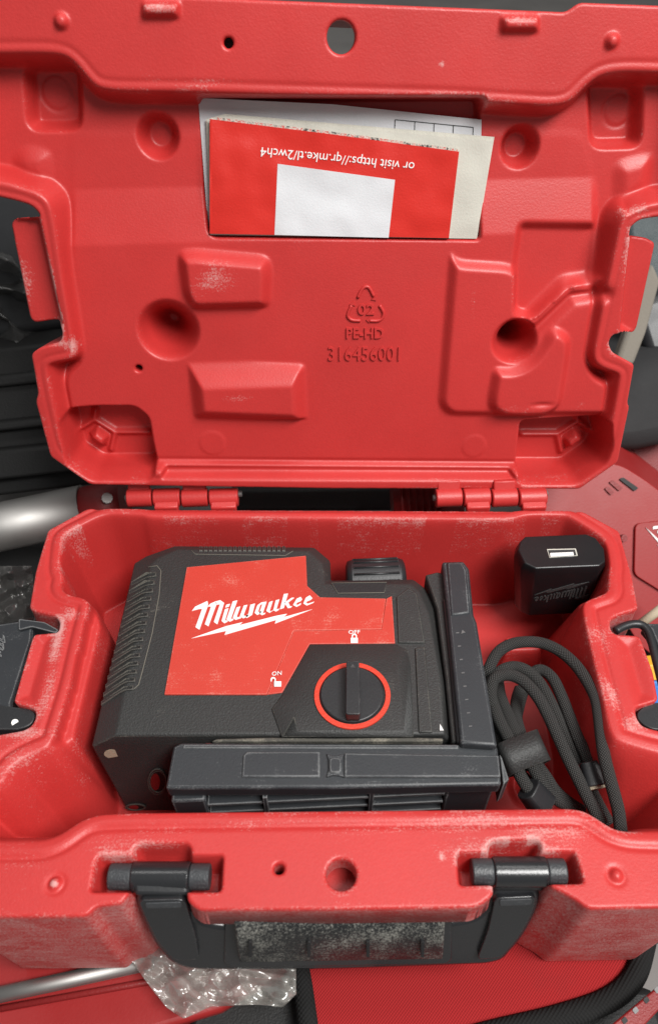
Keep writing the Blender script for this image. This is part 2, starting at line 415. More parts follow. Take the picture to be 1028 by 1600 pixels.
# ================================================================== lettering of the maker, drawn as strokes
LOGO = [[(50, 193), (75, 160), (168, 117), (174, 138), (170, 160), (107, 337), (77, 318), (128, 176), (98, 180)],
    [(170, 160), (190, 138), (228, 121), (240, 136), (176, 311), (148, 295), (196, 160)],
    [(228, 121), (266, 111), (296, 132), (244, 296), (217, 278), (264, 142), (238, 146)],
    [(312, 146), (342, 138), (332, 160), (304, 168)],
    [(302, 180), (330, 172), (303, 262), (312, 268), (326, 262), (322, 275), (297, 288), (276, 270)],
    [(362, 120), (397, 112), (349, 250), (356, 256), (370, 248), (366, 262), (338, 276), (314, 258)],
    [(392, 166), (420, 158), (392, 236), (402, 243), (425, 232), (425, 248), (382, 262), (362, 244)],
    [(446, 152), (474, 146), (444, 226), (456, 232), (480, 220), (478, 236), (440, 250), (416, 232)],
    [(496, 146), (532, 136), (510, 222), (468, 248), (460, 232), (482, 214)],
    [(550, 150), (580, 128), (620, 122), (592, 208), (600, 212), (612, 204), (608, 216), (584, 226), (564, 212), (588, 140), (572, 146), (556, 196), (562, 204), (580, 190), (576, 210), (548, 224), (528, 208)],
    [(640, 126), (668, 116), (644, 190), (650, 198), (672, 186), (690, 112), (718, 104), (696, 176), (702, 182), (716, 174), (712, 186), (690, 198), (672, 188), (642, 208), (618, 194)],
    [(752, 64), (784, 60), (752, 170), (722, 180)],
    [(756, 130), (812, 92), (832, 92), (786, 128), (800, 158), (816, 156), (806, 168), (782, 172), (762, 140)],
    [(850, 100), (880, 86), (892, 104), (880, 118), (852, 130), (846, 144), (856, 148), (884, 132), (880, 146), (848, 162), (822, 148)],
    [(920, 92), (950, 74), (970, 96), (954, 110), (928, 120), (922, 132), (934, 138), (985, 122), (975, 132), (926, 152), (900, 136)]]
BOLT = [(45, 403), (310, 310), (437, 279), (411, 302), (700, 229), (776, 215), (753, 240), (970, 180), (683, 290), (693, 262), (299, 376), (311, 346)]

# ================================================================== the setting
GZ = -0.16
g = add('ground', [(-6, -3, GZ), (6, -3, GZ), (6, 9, GZ), (-6, 9, GZ)], [(0, 1, 2, 3)], FLOOR); g['kind'] = 'structure'

# ================================================================== the case
H = 0.086
case = thing('tool_case', 'open red moulded plastic case lined with dusty scuffs, lid raised', 'tool case', (0, -0.11, -H))
def pl(fn, d, pts): return [fn(x, y, d) for x, y in pts]

# ---- lid
LID_OUT = pl(Luv, 0, [(-75, -36), (140, -30), (160, -11), (415, 0), (884, 19), (905, 4), (1110, 12), (1110, 338), (1028, 339), (1000, 343), (986, 354),
    (983, 372)]) + pl(Luv, .009, [(1009, 372), (1024, 380), (995, 513), (990, 520)]) + pl(Luv, 0, [(974, 521), (957, 523), (950, 536), (956, 551), (991, 570),
    (980, 631), (983, 636), (965, 723), (905, 765), (520, 764), (141, 758), (79, 714), (56, 628), (60, 616), (49, 554), (62, 544), (93, 536),
    (98, 527), (97, 514), (83, 507)]) + pl(Luv, .009, [(54, 505), (47, 498), (17, 349), (27, 340)]) + pl(Luv, 0, [(62, 340), (62, 334), (49, 321), (26, 314), (0, 308), (-75, 297)])
LID_IN = pl(Luv, 0, [(-48, 82), (60, 81), (98, 83), (118, 96), (140, 124), (155, 137), (185, 141), (300, 142), (520, 149), (700, 154), (862, 164), (890, 158), (912, 134), (935, 116),
    (965, 110), (1085, 112), (1085, 312), (1028, 317), (988, 326), (971, 341), (957, 409), (937, 501), (925, 557), (937, 573), (966, 582), (969, 590), (959, 645), (946, 704), (893, 744),
    (520, 742), (150, 738), (100, 704), (83, 631), (72, 573), (80, 566), (119, 559), (119, 544), (99, 444), (84, 343), (76, 313), (50, 297), (10, 287), (-48, 278)])
LEDGE_L = pl(Luv, 0, [(62, 336), (99, 506)]) + pl(Luv, .009, [(99, 530), (30, 530), (0, 380), (0, 330)])
LEDGE_R = pl(Luv, 0, [(985, 352), (966, 521)]) + pl(Luv, .009, [(1000, 540), (1060, 400), (1040, 360)])
v290 = Luv(300, 291, .016)[1]; v380 = Luv(300, 379, .010)[1]
def circ(P, c, r, k=1.0): return np.hypot(P[..., 0] - c[0], (P[..., 1] - c[1]) * k) - r
PXL = 0.00030      # rough metres for a pixel on the lid
def lid_relief(P, S):
    D = np.zeros(P.shape[:2])
    W = lambda D, pts, dpx, target, w, r=0.004: wall(D, sdf(P, pl(Luv, dpx, pts), r), target, w)
    si = sdf(P, LID_IN, .004)
    D = wall(D, si, 0.0155, 0.0060)
    D = D + .0005 * np.exp(-((si - .0035) / .0008) ** 2)
    # panel: deeper at the top, a slope, then the main field
    v = P[..., 1]; tgt = np.interp(v, [v380, v290], [0.0095, 0.0152])
    D = W(D, [(100, 200), (103, 400), (117, 500), (124, 556), (92, 585), (103, 640), (116, 722), (925, 728), (940, 645), (955, 592), (930, 582), (914, 552), (926, 480), (935, 400), (940, 290), (920, 200)], .011, tgt, .0045)
    # ribs of the side wall near the latch corners
    D = W(D, [(30, 222), (82, 232), (84, 268), (80, 296), (30, 288), (10, 250)], .012, .0128, .008, .004)
    D = W(D, [(956, 252), (1010, 236), (1030, 240), (1020, 300), (985, 322), (958, 336)], .012, .0128, .008, .004)
    # square recesses with round marks
    D = W(D, [(36, 96), (130, 96), (134, 190), (124, 206), (44, 206)], .018, .0250, .0042, .004)
    D = W(D, [(912, 122), (1004, 122), (1000, 232), (918, 234)], .018, .0250, .0042, .004)
    for c, r in (((88, 145), 27), ((967, 172), 26)):
        q = circ(P, Luv(*c, .023), r * .00028, 0.97); D += .0009 * np.exp(-(q / .0005) ** 2)
    for c, r in (((332, 692), 21), ((740, 697), 20)):
        q = circ(P, Luv(*c, .0095), r * .00037); D -= .0004 * sm(-q / .0006)
    # round cups
    for c, r0, r1 in (((247, 212), 37, 23), ((812, 229), 35, 23)):
        q = Luv(*c, .015); d = circ(P, q, r0 * .000285, .96); D = wall(D, d, .0265, (r0 - r1) * .00036)
    # blocks
    D = W(D, [(275, 392), (300, 387), (420, 398), (427, 420), (424, 483), (300, 486), (284, 462)], .009, .0022, .0060, .003)
    a = sdf(P, pl(Luv, .007, [(290, 562), (478, 570), (482, 664), (302, 657)]), .002); t = P[..., 1]
    vtop, vmid, vbot = Luv(380, 564, .009)[1], Luv(380, 607, .002)[1], Luv(380, 658, .009)[1]
    ramp = np.clip((vtop - v) / (vtop - vmid), 0, 1)
    ramp2 = np.clip(-a / .0085, 0, 1)
    rr = np.minimum(np.minimum(ramp, ramp2 * 1.0), np.clip((v - vbot) / .0035, 0, 1)); rr = sm(rr) * .5 + rr * .5
    D = np.where(a < 0, np.minimum(D, .0095 - .0085 * rr), D)
    # big cone
    q = Luv(264, 516, .009); d = circ(P, q, 52 * .00033, .98); q2 = Luv(271, 497, .046)
    k = np.clip(-d / (52 * .00033), 0, 1)
    qq = np.hypot(P[..., 0] - (q[0] + (q2[0] - q[0]) * k), P[..., 1] - (q[1] + (q2[1] - q[1]) * k))
    D = wall(D, qq - 51 * .00033, .046, .0140)
    # the plate on the right with its pocket, channel, cone and blob
    D = W(D, [(702, 390), (716, 406), (795, 411), (812, 420), (940, 442), (930, 500), (920, 560), (934, 584), (956, 594), (948, 652), (764, 653), (700, 652), (683, 634)], .007, .0052, .0050, .003)
    D = W(D, [(806, 344), (942, 346), (935, 400), (927, 440), (917, 449), (888, 449), (828, 502), (795, 492), (797, 410)], .012, .0150, .0046, .003)
    ch = [Luv(x, y, .007) for x, y in ((822, 530), (848, 505), (892, 463), (938, 456))]
    cd = np.full(P.shape[:2], 1e9)
    for a_, b_ in zip(ch[:-1], ch[1:]):
        a_, b_ = np.array(a_), np.array(b_); e = b_ - a_; tt = np.clip(((P - a_) @ e) / (e @ e), 0, 1); cd = np.minimum(cd, np.hypot(*np.moveaxis(P - a_ - tt[..., None] * e, -1, 0)))
    rid = .0040 * np.exp(-((cd - .0062) / .0026) ** 2); D = D - rid * (D > .0075) ; D = D + .0045 * np.exp(-(cd / .0032) ** 2)
    D = W(D, [(770, 572), (800, 576), (824, 565), (843, 541), (857, 515), (873, 510), (893, 525), (893, 548), (880, 632), (868, 645), (849, 654), (786, 655), (763, 642), (761, 623)], .003, .0000, .0050, .003)
    q = np.hypot(*(P - np.array(Luv(846, 632, .001))).transpose(2, 0, 1) * np.array([1, 5])[:, None, None]); D += .0012 * sm(1 - q / .010)
    q0 = np.array(Luv(802, 531, .006)); q2 = np.array(Luv(789, 508, .044))
    d = circ(P, q0, 40 * .00034, .95); k = np.clip(-d / .0136, 0, 1)[..., None]
    qq = np.hypot(*np.moveaxis(P - (q0 + (q2 - q0) * k), -1, 0)); D = wall(D, qq - 38 * .00034, .044, .0105)
    # corner pockets at the hinge side, with a rib in each
    pkL = [(98, 650), (112, 637), (150, 634), (212, 634), (234, 652), (240, 690), (248, 726), (240, 740), (150, 740), (112, 715)]
    pkR = [(812, 656), (946, 648), (948, 690), (938, 715), (893, 746), (806, 746), (804, 730)]
    for pk, sgn, cx in ((pkL, 1, 170), (pkR, -1, 880)):
        s = sdf(P, pl(Luv, .010, pk), .002); D = wall(D, s, .030, .0032)
        rib = np.full(P.shape[:2], 1e9)
        segs = [((cx - 42, 668), (cx - 22, 655)), ((cx - 22, 655), (cx - 20, 640)), ((cx - 22, 655), (cx + 10, 675)), ((cx + 10, 675), (cx + 65, 675)), ((cx + 10, 675), (cx + 4, 702))]
        if sgn < 0: segs = [((2 * cx - a[0], a[1] + 3), (2 * cx - b[0], b[1] + 3)) for a, b in segs]
        for a_, b_ in segs:
            a_, b_ = np.array(Luv(*a_, .028)), np.array(Luv(*b_, .028)); e = b_ - a_; tt = np.clip(((P - a_) @ e) / (e @ e), 0, 1); rib = np.minimum(rib, np.hypot(*np.moveaxis(P - a_ - tt[..., None] * e, -1, 0)))
        D = D - .0035 * np.exp(-(rib / .0016) ** 2) * sm(-s / .004)
        bz = [(cx - 34, 680), (cx - 18, 665), (cx + 2, 682), (cx - 4, 702)]
        if sgn < 0: bz = [(2 * cx - a, b + 3) for a, b in bz]
        D = np.where(s < -.002, wall(D, sdf(P, pl(Luv, .026, bz), .001), .022, .003), D)
    # long ledge by the hinge
    D = W(D, [(255, 722), (800, 726), (800, 742), (255, 740)], .008, .0075, .0025, .001)
    # pocket for the papers
    D = W(D, [(312, 150), (330, 150), (748, 150), (752, 160), (749, 374), (336, 370), (326, 362), (318, 300)], .012, .0210, .0016, .001)
    # latch ledges
    for lg in (LEDGE_L, LEDGE_R): D = wall(D, sdf(P, lg), .0095, .0042)
    # pegs and tabs of the front band
    for c in ((97, 33), (955, 64)): D = D - .0030 * sm((-circ(P, Luv(*c), 12.5 * .00028)) / .0018)
    for c in ((252, 15), (811, 37)):
        q = [(c[0] - 31, c[1] - 14), (c[0] + 31, c[1] - 14), (c[0] + 31, c[1] + 15), (c[0] - 31, c[1] + 15)]; D = W(D, q, 0, -.0042, .0022, .001)
    return D
def spots(P, fn, lst):
    d = np.zeros(P.shape[:2])
    for x, y, dp, rx, ry, a in lst:
        c = fn(x, y, dp); q = ((P[..., 0] - c[0]) / rx) ** 2 + ((P[..., 1] - c[1]) / ry) ** 2; d = np.maximum(d, .86 * a * np.exp(-q))
    return d
def lid_dust(P, S, D, crest):
    d = spots(P, Luv, [(335, 438, .002, .012, .009, .50), (365, 624, .001, .014, .004, .45), (740, 470, .005, .0025, .022, .32), (800, 640, .0, .014, .004, .33),
        (905, 632, .006, .006, .004, .35), (660, 100, 0, .02, .01, .10), (690, 100, 0, .0018, .0018, .6), (250, 10, -.004, .008, .003, .45), (812, 28, -.004, .009, .002, .4),
        (85, 470, 0, .004, .03, .42), (110, 540, 0, .006, .005, .5), (70, 640, 0, .005, .03, .25), (45, 440, .009, .005, .02, .30), (958, 540, 0, .004, .008, .4),
        (975, 390, 0, .003, .02, .35), (1000, 330, 0, .012, .004, .35), (700, 762, 0, .05, .004, .25), (330, 128, 0, .02, .003, .42), (280, 118, 0, .03, .006, .25), (760, 145, 0, .05, .006, .25), (860, 130, 0, .02, .006, .25)])
    d += np.clip(crest * 260, 0, .22) * (vnoise(P, .012, 3) > .25)
    d += 0.16 * sm((S + .004) / .004)
    return d + 0.10 * (vnoise(P, .03, 5) - .5)
hc = Luv(533, 58); hs = Luv(357, 67); hp = Luv(217, 576, .0095)
def lid_skirt(k, uvd, nb):
    d0 = uvd[:, 2]; hole = (np.hypot(uvd[:, 0] - hc[0], uvd[:, 1] - hc[1]) < .009) | (np.hypot(uvd[:, 0] - hs[0], uvd[:, 1] - hs[1]) < .004) | (np.hypot(uvd[:, 0] - hp[0], uvd[:, 1] - hp[1]) < .004)
    dep = np.where(hole, d0 + (.0015, .004, .007)[k], np.maximum(d0 + .001, (.004, .018, .052)[k])); ins = np.where(hole, 0, (.0004, .002, .007)[k])
    return np.stack([uvd[:, 0] - nb[:, 0] * ins, uvd[:, 1] - nb[:, 1] * ins, dep], -1)
LVn, LNn = np.array(LV), np.array(LN)
def lid3(q): return q[:, :1] * np.array([1, 0, 0]) + q[:, 1:2] * LVn - q[:, 2:3] * LNn
lid = shell('lid_shell', LID_OUT, [(hc[0], hc[1], .0064, 0.97), (hs[0], hs[1], .0022, 1), (hp[0], hp[1], .0019, 1)], lid_relief, lid_dust, -.20, .20, -.004, .275, .0006, lid3, RED, case, (3, lid_skirt), 0.15)
lid['label'] = 'raised red lid with moulded blocks, cups and a paper pocket'

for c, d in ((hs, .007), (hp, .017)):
    p = V(c[0], 0, 0) + LV * c[1] - LN * d; cyl('hole_backing', p, p - LN * .002, .004, DEEP, lid, seg=16)  # flat black discs: shade inside the hollow lid put in as colour
# raised marks of the lid
LF = lambda x, y: L(x, y, .0090)
nl = LN
text('lettering', '316456001', LF, (513, 563), (624, 563), .0078, LV, nl, .0011, RED, lid)
text('lettering', 'PE-HD', LF, (541, 528), (599, 528), .0056, LV, nl, .0012, RED, lid, .02)
text('lettering', '02', LF, (559, 491), (585, 491), .0055, LV, nl, .0012, RED, lid, .02)
def arrow(pts, tip, tl, tr_):
    q = catmull([L(x, y, .0092) for x, y in pts], 6); tube('recycling_arrow', q, .0009, RED, lid, seg=8)
    polys('arrow_head', [[L(*tip, .0088), L(*tl, .0088), L(*tr_, .0088)]], -LN * .001, RED, lid)
arrow([(559, 465), (565, 453), (571, 448), (577, 450), (584, 463)], (588, 470), (580, 468), (590, 462))
arrow([(593, 477), (599, 488), (597, 497), (590, 501), (577, 501)], (572, 500), (578, 495), (577, 505))
arrow([(563, 501), (550, 500), (544, 495), (544, 489), (549, 477)], (552, 471), (546, 476), (555, 478))

# ---- base
BASE_OUT = pl(Buv, 0, [(137, 794), (530, 796), (909, 798), (967, 829), (987, 899), (997, 951), (965, 961), (953, 968), (953, 981), (959, 990), (997, 992), (1001, 997), (1020, 1050), (1028, 1094),
    (992, 1105), (994, 1121), (1003, 1134), (1028, 1141), (1110, 1150), (1120, 1330), (1090, 1417), (1028, 1418), (919, 1420), (894, 1402), (859, 1384), (856, 1369), (772, 1371), (769, 1386), (771, 1398), (754, 1412),
    (740, 1418), (514, 1421), (310, 1422), (293, 1408), (292, 1392), (290, 1377), (205, 1378), (203, 1394), (190, 1412), (150, 1416), (135, 1432), (0, 1433), (-70, 1433), (-90, 1330), (-70, 1156), (0, 1147), (39, 1140), (52, 1131),
    (57, 1115), (52, 1106), (21, 1097), (48, 1005), (53, 990), (92, 987), (94, 971), (87, 962), (56, 955), (46, 950), (56, 892), (75, 828)])
BASE_IN = pl(Buv, 0, [(163, 803), (220, 805), (232, 809), (520, 811), (798, 813), (822, 805), (877, 805), (889, 807), (945, 842), (952, 880), (949, 899), (952, 925), (930, 932), (914, 938), (908, 948),
    (916, 990), (930, 1050), (943, 1100), (956, 1152), (974, 1160), (1028, 1176), (1085, 1186), (1080, 1300), (1028, 1301), (964, 1299), (929, 1275), (904, 1262), (514, 1266), (200, 1269), (140, 1272), (82, 1315),
    (-50, 1316), (-60, 1232), (3, 1226), (13, 1197), (45, 1178), (84, 1162), (92, 1136), (113, 1068), (131, 987), (143, 942), (135, 933), (103, 926), (96, 915), (101, 900), (94, 888), (98, 843), (103, 834)])
def base_relief(P, S):
    D = np.zeros(P.shape[:2])
    W = lambda D, pts, dpx, target, w, r=0.004: wall(D, sdf(P, pl(Buv, dpx, pts), r), target, w)
    si = sdf(P, BASE_IN, .004)
    ex = np.maximum(sm((B(175, 1160).x - P[..., 0]) / .025), sm((P[..., 0] - B(915, 1160).x) / .02)) * sm((B(100, 1120).y - P[..., 1]) / .02)
    D = wall(D, si, .072, .0075 + .020 * ex)
    # step along the left wall and along the back
    D = W(D, [(100, 905), (143, 925), (162, 942), (176, 968), (137, 1136), (130, 1168), (60, 1180), (80, 1100)], .006, .0075, .0060, .003) * (si < 0) + D * (si >= 0)
    Dk = np.zeros_like(D); Dk = wall(Dk, si, .0075, .004)
    sb = sdf(P, pl(Buv, .010, [(226, 780), (806, 780), (808, 826), (512, 824), (505, 836), (500, 826), (224, 822)]), .002); D = np.where(si < 0, wall(D, sb, np.minimum(D, .0120), .0045), D)
    sb = sdf(P, pl(Buv, .030, [(505, 780), (806, 780), (806, 872), (512, 868)]), .003); D = np.where(si < 0, wall(D, sb, np.minimum(D, .036), .006), D)
    # long slope below the right wall
    s = sdf(P, pl(Buv, .015, [(912, 938), (960, 1160), (1000, 1180), (1010, 900)]), .001)
    D = np.where(si < 0, np.minimum(D, np.maximum(.012 + s * 4.5, wall(np.zeros_like(D), si, .02, .005))), D)
    # blocks by the charger
    D = np.where(si < 0, wall(D, sdf(P, pl(Buv, .03, [(784, 962), (862, 958), (866, 1000), (787, 1003)]), .003), np.minimum(D, .046), .004), D)
    for c in ((905, 1075), (850, 1205)):
        q = circ(P, Buv(*c, .05), .012); D = D - .0025 * np.exp(-(q / .002) ** 2) * (si < -.012)
    # bead round the opening
    D = D + .0010 * np.exp(-((si - .0066) / .0010) ** 2) - .0005 * np.exp(-((si - .0035) / .0020) ** 2)
    # handle slots
    D = W(D, [(152, 1338), (348, 1337), (345, 1392), (142, 1392)], 0, .0150, .0016, .0006)
    D = W(D, [(209, 1319), (298, 1317), (301, 1362), (206, 1362)], 0, .0130, .0022, .002)
    D = W(D, [(714, 1333), (897, 1331), (911, 1379), (718, 1382)], 0, .0150, .0016, .0006)
    D = W(D, [(762, 1314), (845, 1311), (847, 1360), (761, 1362)], 0, .0130, .0022, .002)
    for c in ((87, 1381), (962, 1368)):
        q = circ(P, Buv(*c), .0032); D = D + .0008 * np.exp(-(q / .0008) ** 2) - .0018 * sm(-q / .002)
    # latch ledges fall off slightly
    for pts in ([(92, 985), (53, 988), (20, 1098), (58, 1107)], [(955, 988), (1000, 990), (1030, 1096), (990, 1106)]):
        q = sdf(P, pl(Buv, 0, pts)); D = wall(D, q, .0025, .008)
    return D
def base_dust(P, S, D, crest):
    d = spots(P, Buv, [(90, 1000, 0, .004, .02, .5), (75, 1080, 0, .004, .02, .42), (50, 1145, 0, .01, .004, .4), (110, 960, 0, .006, .005, .45), (958, 1090, 0, .004, .012, .5), (985, 1130, 0, .006, .006, .45),
        (940, 1000, 0, .004, .012, .25), (330, 1292, 0, .05, .004, .3), (700, 1288, 0, .05, .004, .33), (860, 1300, 0, .02, .006, .35), (180, 1320, 0, .02, .006, .28), (770, 1325, 0, .03, .006, .32), (690, 1338, 0, .002, .002, .6),
        (87, 1381, 0, .002, .002, .6), (40, 1350, 0, .02, .01, .22), (60, 1250, .04, .02, .02, .18), (120, 830, 0, .02, .008, .1)])
    d += np.clip(crest * 200, 0, .22) * (vnoise(P, .010, 3) > .3)
    d += 0.20 * sm((S + .004) / .004)
    return d + (0.10 + 0.16 * (vnoise(P, .03, 6) - .5)) * np.where(D < .004, 1, .25)
yc = B(514, 1421).y; bc = Buv(533, 1366); bs = Buv(436, 1357)
def base_skirt(k, uvd, nb):
    d0 = uvd[:, 2]; x, y = uvd[:, 0], uvd[:, 1]
    hole = (np.hypot(x - bc[0], y - bc[1]) < .009) | (np.hypot(x - bs[0], y - bs[1]) < .004)
    mid = (x > B(290, 1400).x) & (x < B(774, 1395).x) & (y < B(514, 1388).y)
    dep = np.where(hole, d0 + (.002, .006, .009, .010, .0101)[k], np.maximum(d0 + .001, (.004, .0175, .019, .045, H - .0006)[k]))
    ins = np.where(hole, 0, np.where(mid, (.0003, -.0005, .018, .020, .022)[k], (.0002, -.0004, -.0004, -.0008, .0008)[k]))
    return np.stack([x - nb[:, 0] * ins, y - nb[:, 1] * ins, dep], -1)
def base3(q): return np.stack([q[:, 0], q[:, 1], -q[:, 2]], -1)
base = shell('base_shell', BASE_OUT, [(bc[0], bc[1], .0062, 1), (bs[0], bs[1], .0022, 1)], base_relief, base_dust, -.20, .20, -.262, .004, .0006, base3, RED, case, (5, base_skirt), 0.42)
p = V(bc[0], bc[1], -.016); cyl('hole_backing', p, p + V(0, 0, -.002), .011, RED, base, seg=24)
# ---- hinge
hz = -0.001
for x0, x1, own in ((200, 240, lid), (241, 284, base), (285, 327, lid), (328, 374, base), (680, 722, lid), (723, 766, base), (767, 808, lid), (809, 853, base)):
    a, b = B(x0, 778, hz), B(x1 - 1.5, 778, hz)
    o = cyl('hinge_knuckle', V(a.x, a.y, hz), V(b.x, a.y, hz), .0057, RED, own, bevel=.0007)
    q = a.y
    if own is lid: pts = [V(a.x + .001, q + .0005, hz + .0045), V(b.x - .001, q + .0005, hz + .0045), V(b.x - .001, q + .004, hz + .010), V(a.x + .001, q + .004, hz + .010)]; off = (0, .004, -.002)
    else: pts = [V(a.x + .001, q + .001, hz + .0035), V(b.x - .001, q + .001, hz + .0035), V(b.x - .001, q - .009, hz + .0005), V(a.x + .001, q - .009, hz + .0005)]; off = (0, 0, -.006)
    prism('hinge_leaf', pts, off, RED, own, bevel=.0008)
for x0, x1 in ((196, 378), (676, 857)):
    a, b = B(x0, 778, hz), B(x1, 778, hz); cyl('hinge_pin', V(a.x, a.y, hz), V(b.x, a.y, hz), .0018, STEEL, base)

# ---- handle
yc = B(514, 1421).y
h0, h1 = V(0, B(250, 1395, -.004).y, -.004), V(0, yc - .011, -.065)
HN = V(0, (h1 - h0).z, -(h1 - h0).y).normalized()
if HN.y > 0: HN = -HN                                                    # faces the front
def HP(x, y, out=0.0): return on_plane(x, y, h0 + HN * out, HN)
def hbar(pts, out, th, r, name, mat, par, bev, seg=4): return prism(name, rounded([HP(x, y, out) for x, y in pts], r, seg), -HN * th, mat, par, bevel=bev, seg=3)
handle = hbar([(208, 1396), (294, 1394), (298, 1420), (312, 1440), (345, 1448), (520, 1446), (712, 1442), (746, 1434), (764, 1414), (770, 1390), (848, 1388), (840, 1425), (818, 1468), (786, 1503), (760, 1509), (520, 1518), (300, 1518), (266, 1508), (240, 1478), (221, 1438)], 0, .013, .012, 'handle', SLEEVE, case, .0026, 6)
handle['label'] = 'black folding carry handle hanging at the front of the case'
hbar([(352, 1428), (706, 1426), (706, 1500), (698, 1507), (360, 1513), (350, 1505)], .0012, .011, .002, 'grip_rim', SLEEVE, handle, .0012)
# a rounded grip
gr = []
for k in range(9):
    a = k / 8; yy0, yy1 = 1430 + (1504 - 1430) * a, 1428 + (1499 - 1428) * a; o_ = .0015 + .0055 * math.sin(math.pi * min(a * .9 + .1, 1)) ** .7
    gr.append([HP(364 + (374 - 364) * a, yy0, o_), HP(696 - 4 * a, yy1, o_)])
v, f = [], []
for row in gr: v += row
for row in gr: v += [p - HN * .009 for p in row]
n9 = 18
for k in range(8): f.append((2 * k, 2 * k + 1, 2 * k + 3, 2 * k + 2)); f.append((n9 + 2 * k, n9 + 2 * k + 2, n9 + 2 * k + 3, n9 + 2 * k + 1)); f.append((2 * k, 2 * k + 2, n9 + 2 * k + 2, n9 + 2 * k)); f.append((2 * k + 1, n9 + 2 * k + 1, n9 + 2 * k + 3, 2 * k + 3))
f += [(0, n9, n9 + 1, 1), (16, 17, n9 + 17, n9 + 16)]
add('grip_panel', v, f, GRIP, handle, bevel=.0008)
for x in (391, 483, 575, 660): hbar([(x - 3, 1472), (x + 3, 1472), (x + 2.5, 1496), (x - 2.5, 1496)], .0082, .005, .0004, 'grip_rib', GRIP_IN, handle, .0004)
for pts in ([(216, 1408), (290, 1406), (294, 1424), (306, 1462), (312, 1500), (272, 1502), (246, 1472), (228, 1436)], [(773, 1404), (838, 1401), (831, 1428), (810, 1466), (782, 1497), (745, 1500), (762, 1455), (770, 1420)]):
    hbar(pts, .0022, .004, .003, 'arm_face', SLEEVE, handle, .0016)
for pts in ([(226, 1412), (284, 1410), (284, 1419), (229, 1420)], [(780, 1407), (832, 1405), (829, 1414), (781, 1416)]):
    hbar(pts, .0026, .002, .001, 'worn_band', PIN, handle, .0008)
for (xl, xr, yy) in ((172, 329, 1370), (736, 882, 1362)):
    zc = -.0066; a, b = B(xl, yy, zc), B(xr, yy, zc); m1 = a.lerp(b, .23); m2 = a.lerp(b, .80)
    for p, q, r, nm in ((a, m1, .0052, 'pivot_pin'), (m1, m2, .0060, 'pivot_sleeve'), (m2, b, .0052, 'pivot_pin')):
        cyl(nm, p, q, r, PIN if nm == 'pivot_pin' else SLEEVE, handle, bevel=.0006, seg=32)
    g0, g1 = m1.lerp(m2, .02), m1.lerp(m2, .98)
    prism('arm_root', [V(g0.x, g0.y - .001, zc + .0045), V(g1.x, g1.y - .001, zc + .0045), HP(xl + (xr - xl) * .79, yy + 30, .001), HP(xl + (xr - xl) * .24, yy + 30, .001)], (0, .004, -.010), BLACK, handle, bevel=.0018, seg=3)

# ---- latches
la = [B(x, y, -.006) for x, y in [(-70, 962), (2, 974), (36, 969), (52, 976), (50, 1000), (19, 1098), (20, 1112), (-70, 1100)]]
latch = prism('latch', la, (0, 0, -.010), SLATE, case, bevel=.0012)
latch['label'] = 'dark grey latch swung open on the left side of the case'
polys('maker_lettering', [[B(26 - (p[1]) * .10 - p[0] * .030, 990 + p[0] * .098 - p[1] * .02, -.0055) for p in q] for q in LOGO], (0, 0, -.001), SLATE, latch)
prism('prong', rounded([B(x, y, -.004) for x, y in [(30, 967), (70, 972), (92, 984), (88, 989), (50, 979), (30, 984)]], .001), (0, 0, -.010), SLATE, latch, bevel=.001)
prism('pivot_arm', rounded([B(x, y, -.0035) for x, y in [(-60, 1094), (20, 1104), (50, 1108), (57, 1117), (50, 1132), (30, 1140), (-60, 1140)]], .003), (0, 0, -.012), BLACK, latch, bevel=.0012)
cyl('rivet', B(24, 1129, -.0032), B(24, 1129, -.0062), .0016, STEEL, latch, seg=16)
la = [B(x, y, -.006) for x, y in [(1006, 973), (1016, 984), (1031, 1020), (1046, 1100), (1120, 1100), (1120, 975)]]
latch2 = prism('latch', la, (0, 0, -.010), SLATE, case, bevel=.0012)
latch2['label'] = 'dark grey latch swung open on the right side of the case'
tube('prong', catmull([B(x, y, -.006) for x, y in [(961, 986), (974, 979), (990, 975), (1004, 978), (1014, 992), (1024, 1030), (1034, 1070)]], 5), .0022, BLACK, latch2, seg=8)
prism('pivot_arm', rounded([B(x, y, -.0035) for x, y in [(995, 1113), (1006, 1102), (1028, 1097), (1100, 1098), (1100, 1140), (1020, 1140), (1004, 1132), (995, 1122)]], .003), (0, 0, -.012), BLACK, latch2, bevel=.0012)

# ================================================================== laser level
ZT = -.004
laser = thing('laser_level', 'black rubber laser level with a red face lying in the case', 'laser level', (-.05, -.12, -.072))
PT = [(236, 883), (246, 872), (278, 858), (482, 861), (503, 880), (507, 912), (640, 912), (655, 925), (670, 960), (688, 1060), (694, 1147), (181, 1148)]
PM = [(210, 880), (228, 869), (273, 853), (491, 855), (516, 876), (517, 907), (646, 905), (663, 918), (680, 947), (698, 1073), (706, 1160), (143, 1166)]
r0 = [B(x, y, ZT) for x, y in PT]; r1 = [B(x, y, ZT - .007) for x, y in PM]
r2 = [p * 1 for p in r1]
for p in r2: p.z = -.022
low = B(184, 1262, -.054)
dyf = B(196, 1268, -.0715).y - r1[-1].y
r3 = [V(p.x + (.006 if p.x < -.08 else 0), p.y + (dyf if i > 9 else .001), -.0716) for i, p in enumerate(r1)]
v, f = loft([r0, r1, r2, r3])
body = add('body', v, f, RUBBER, laser, bevel=.0012, seg=3)
LB = lambda x, y: B(x, y, ZT + .0007)
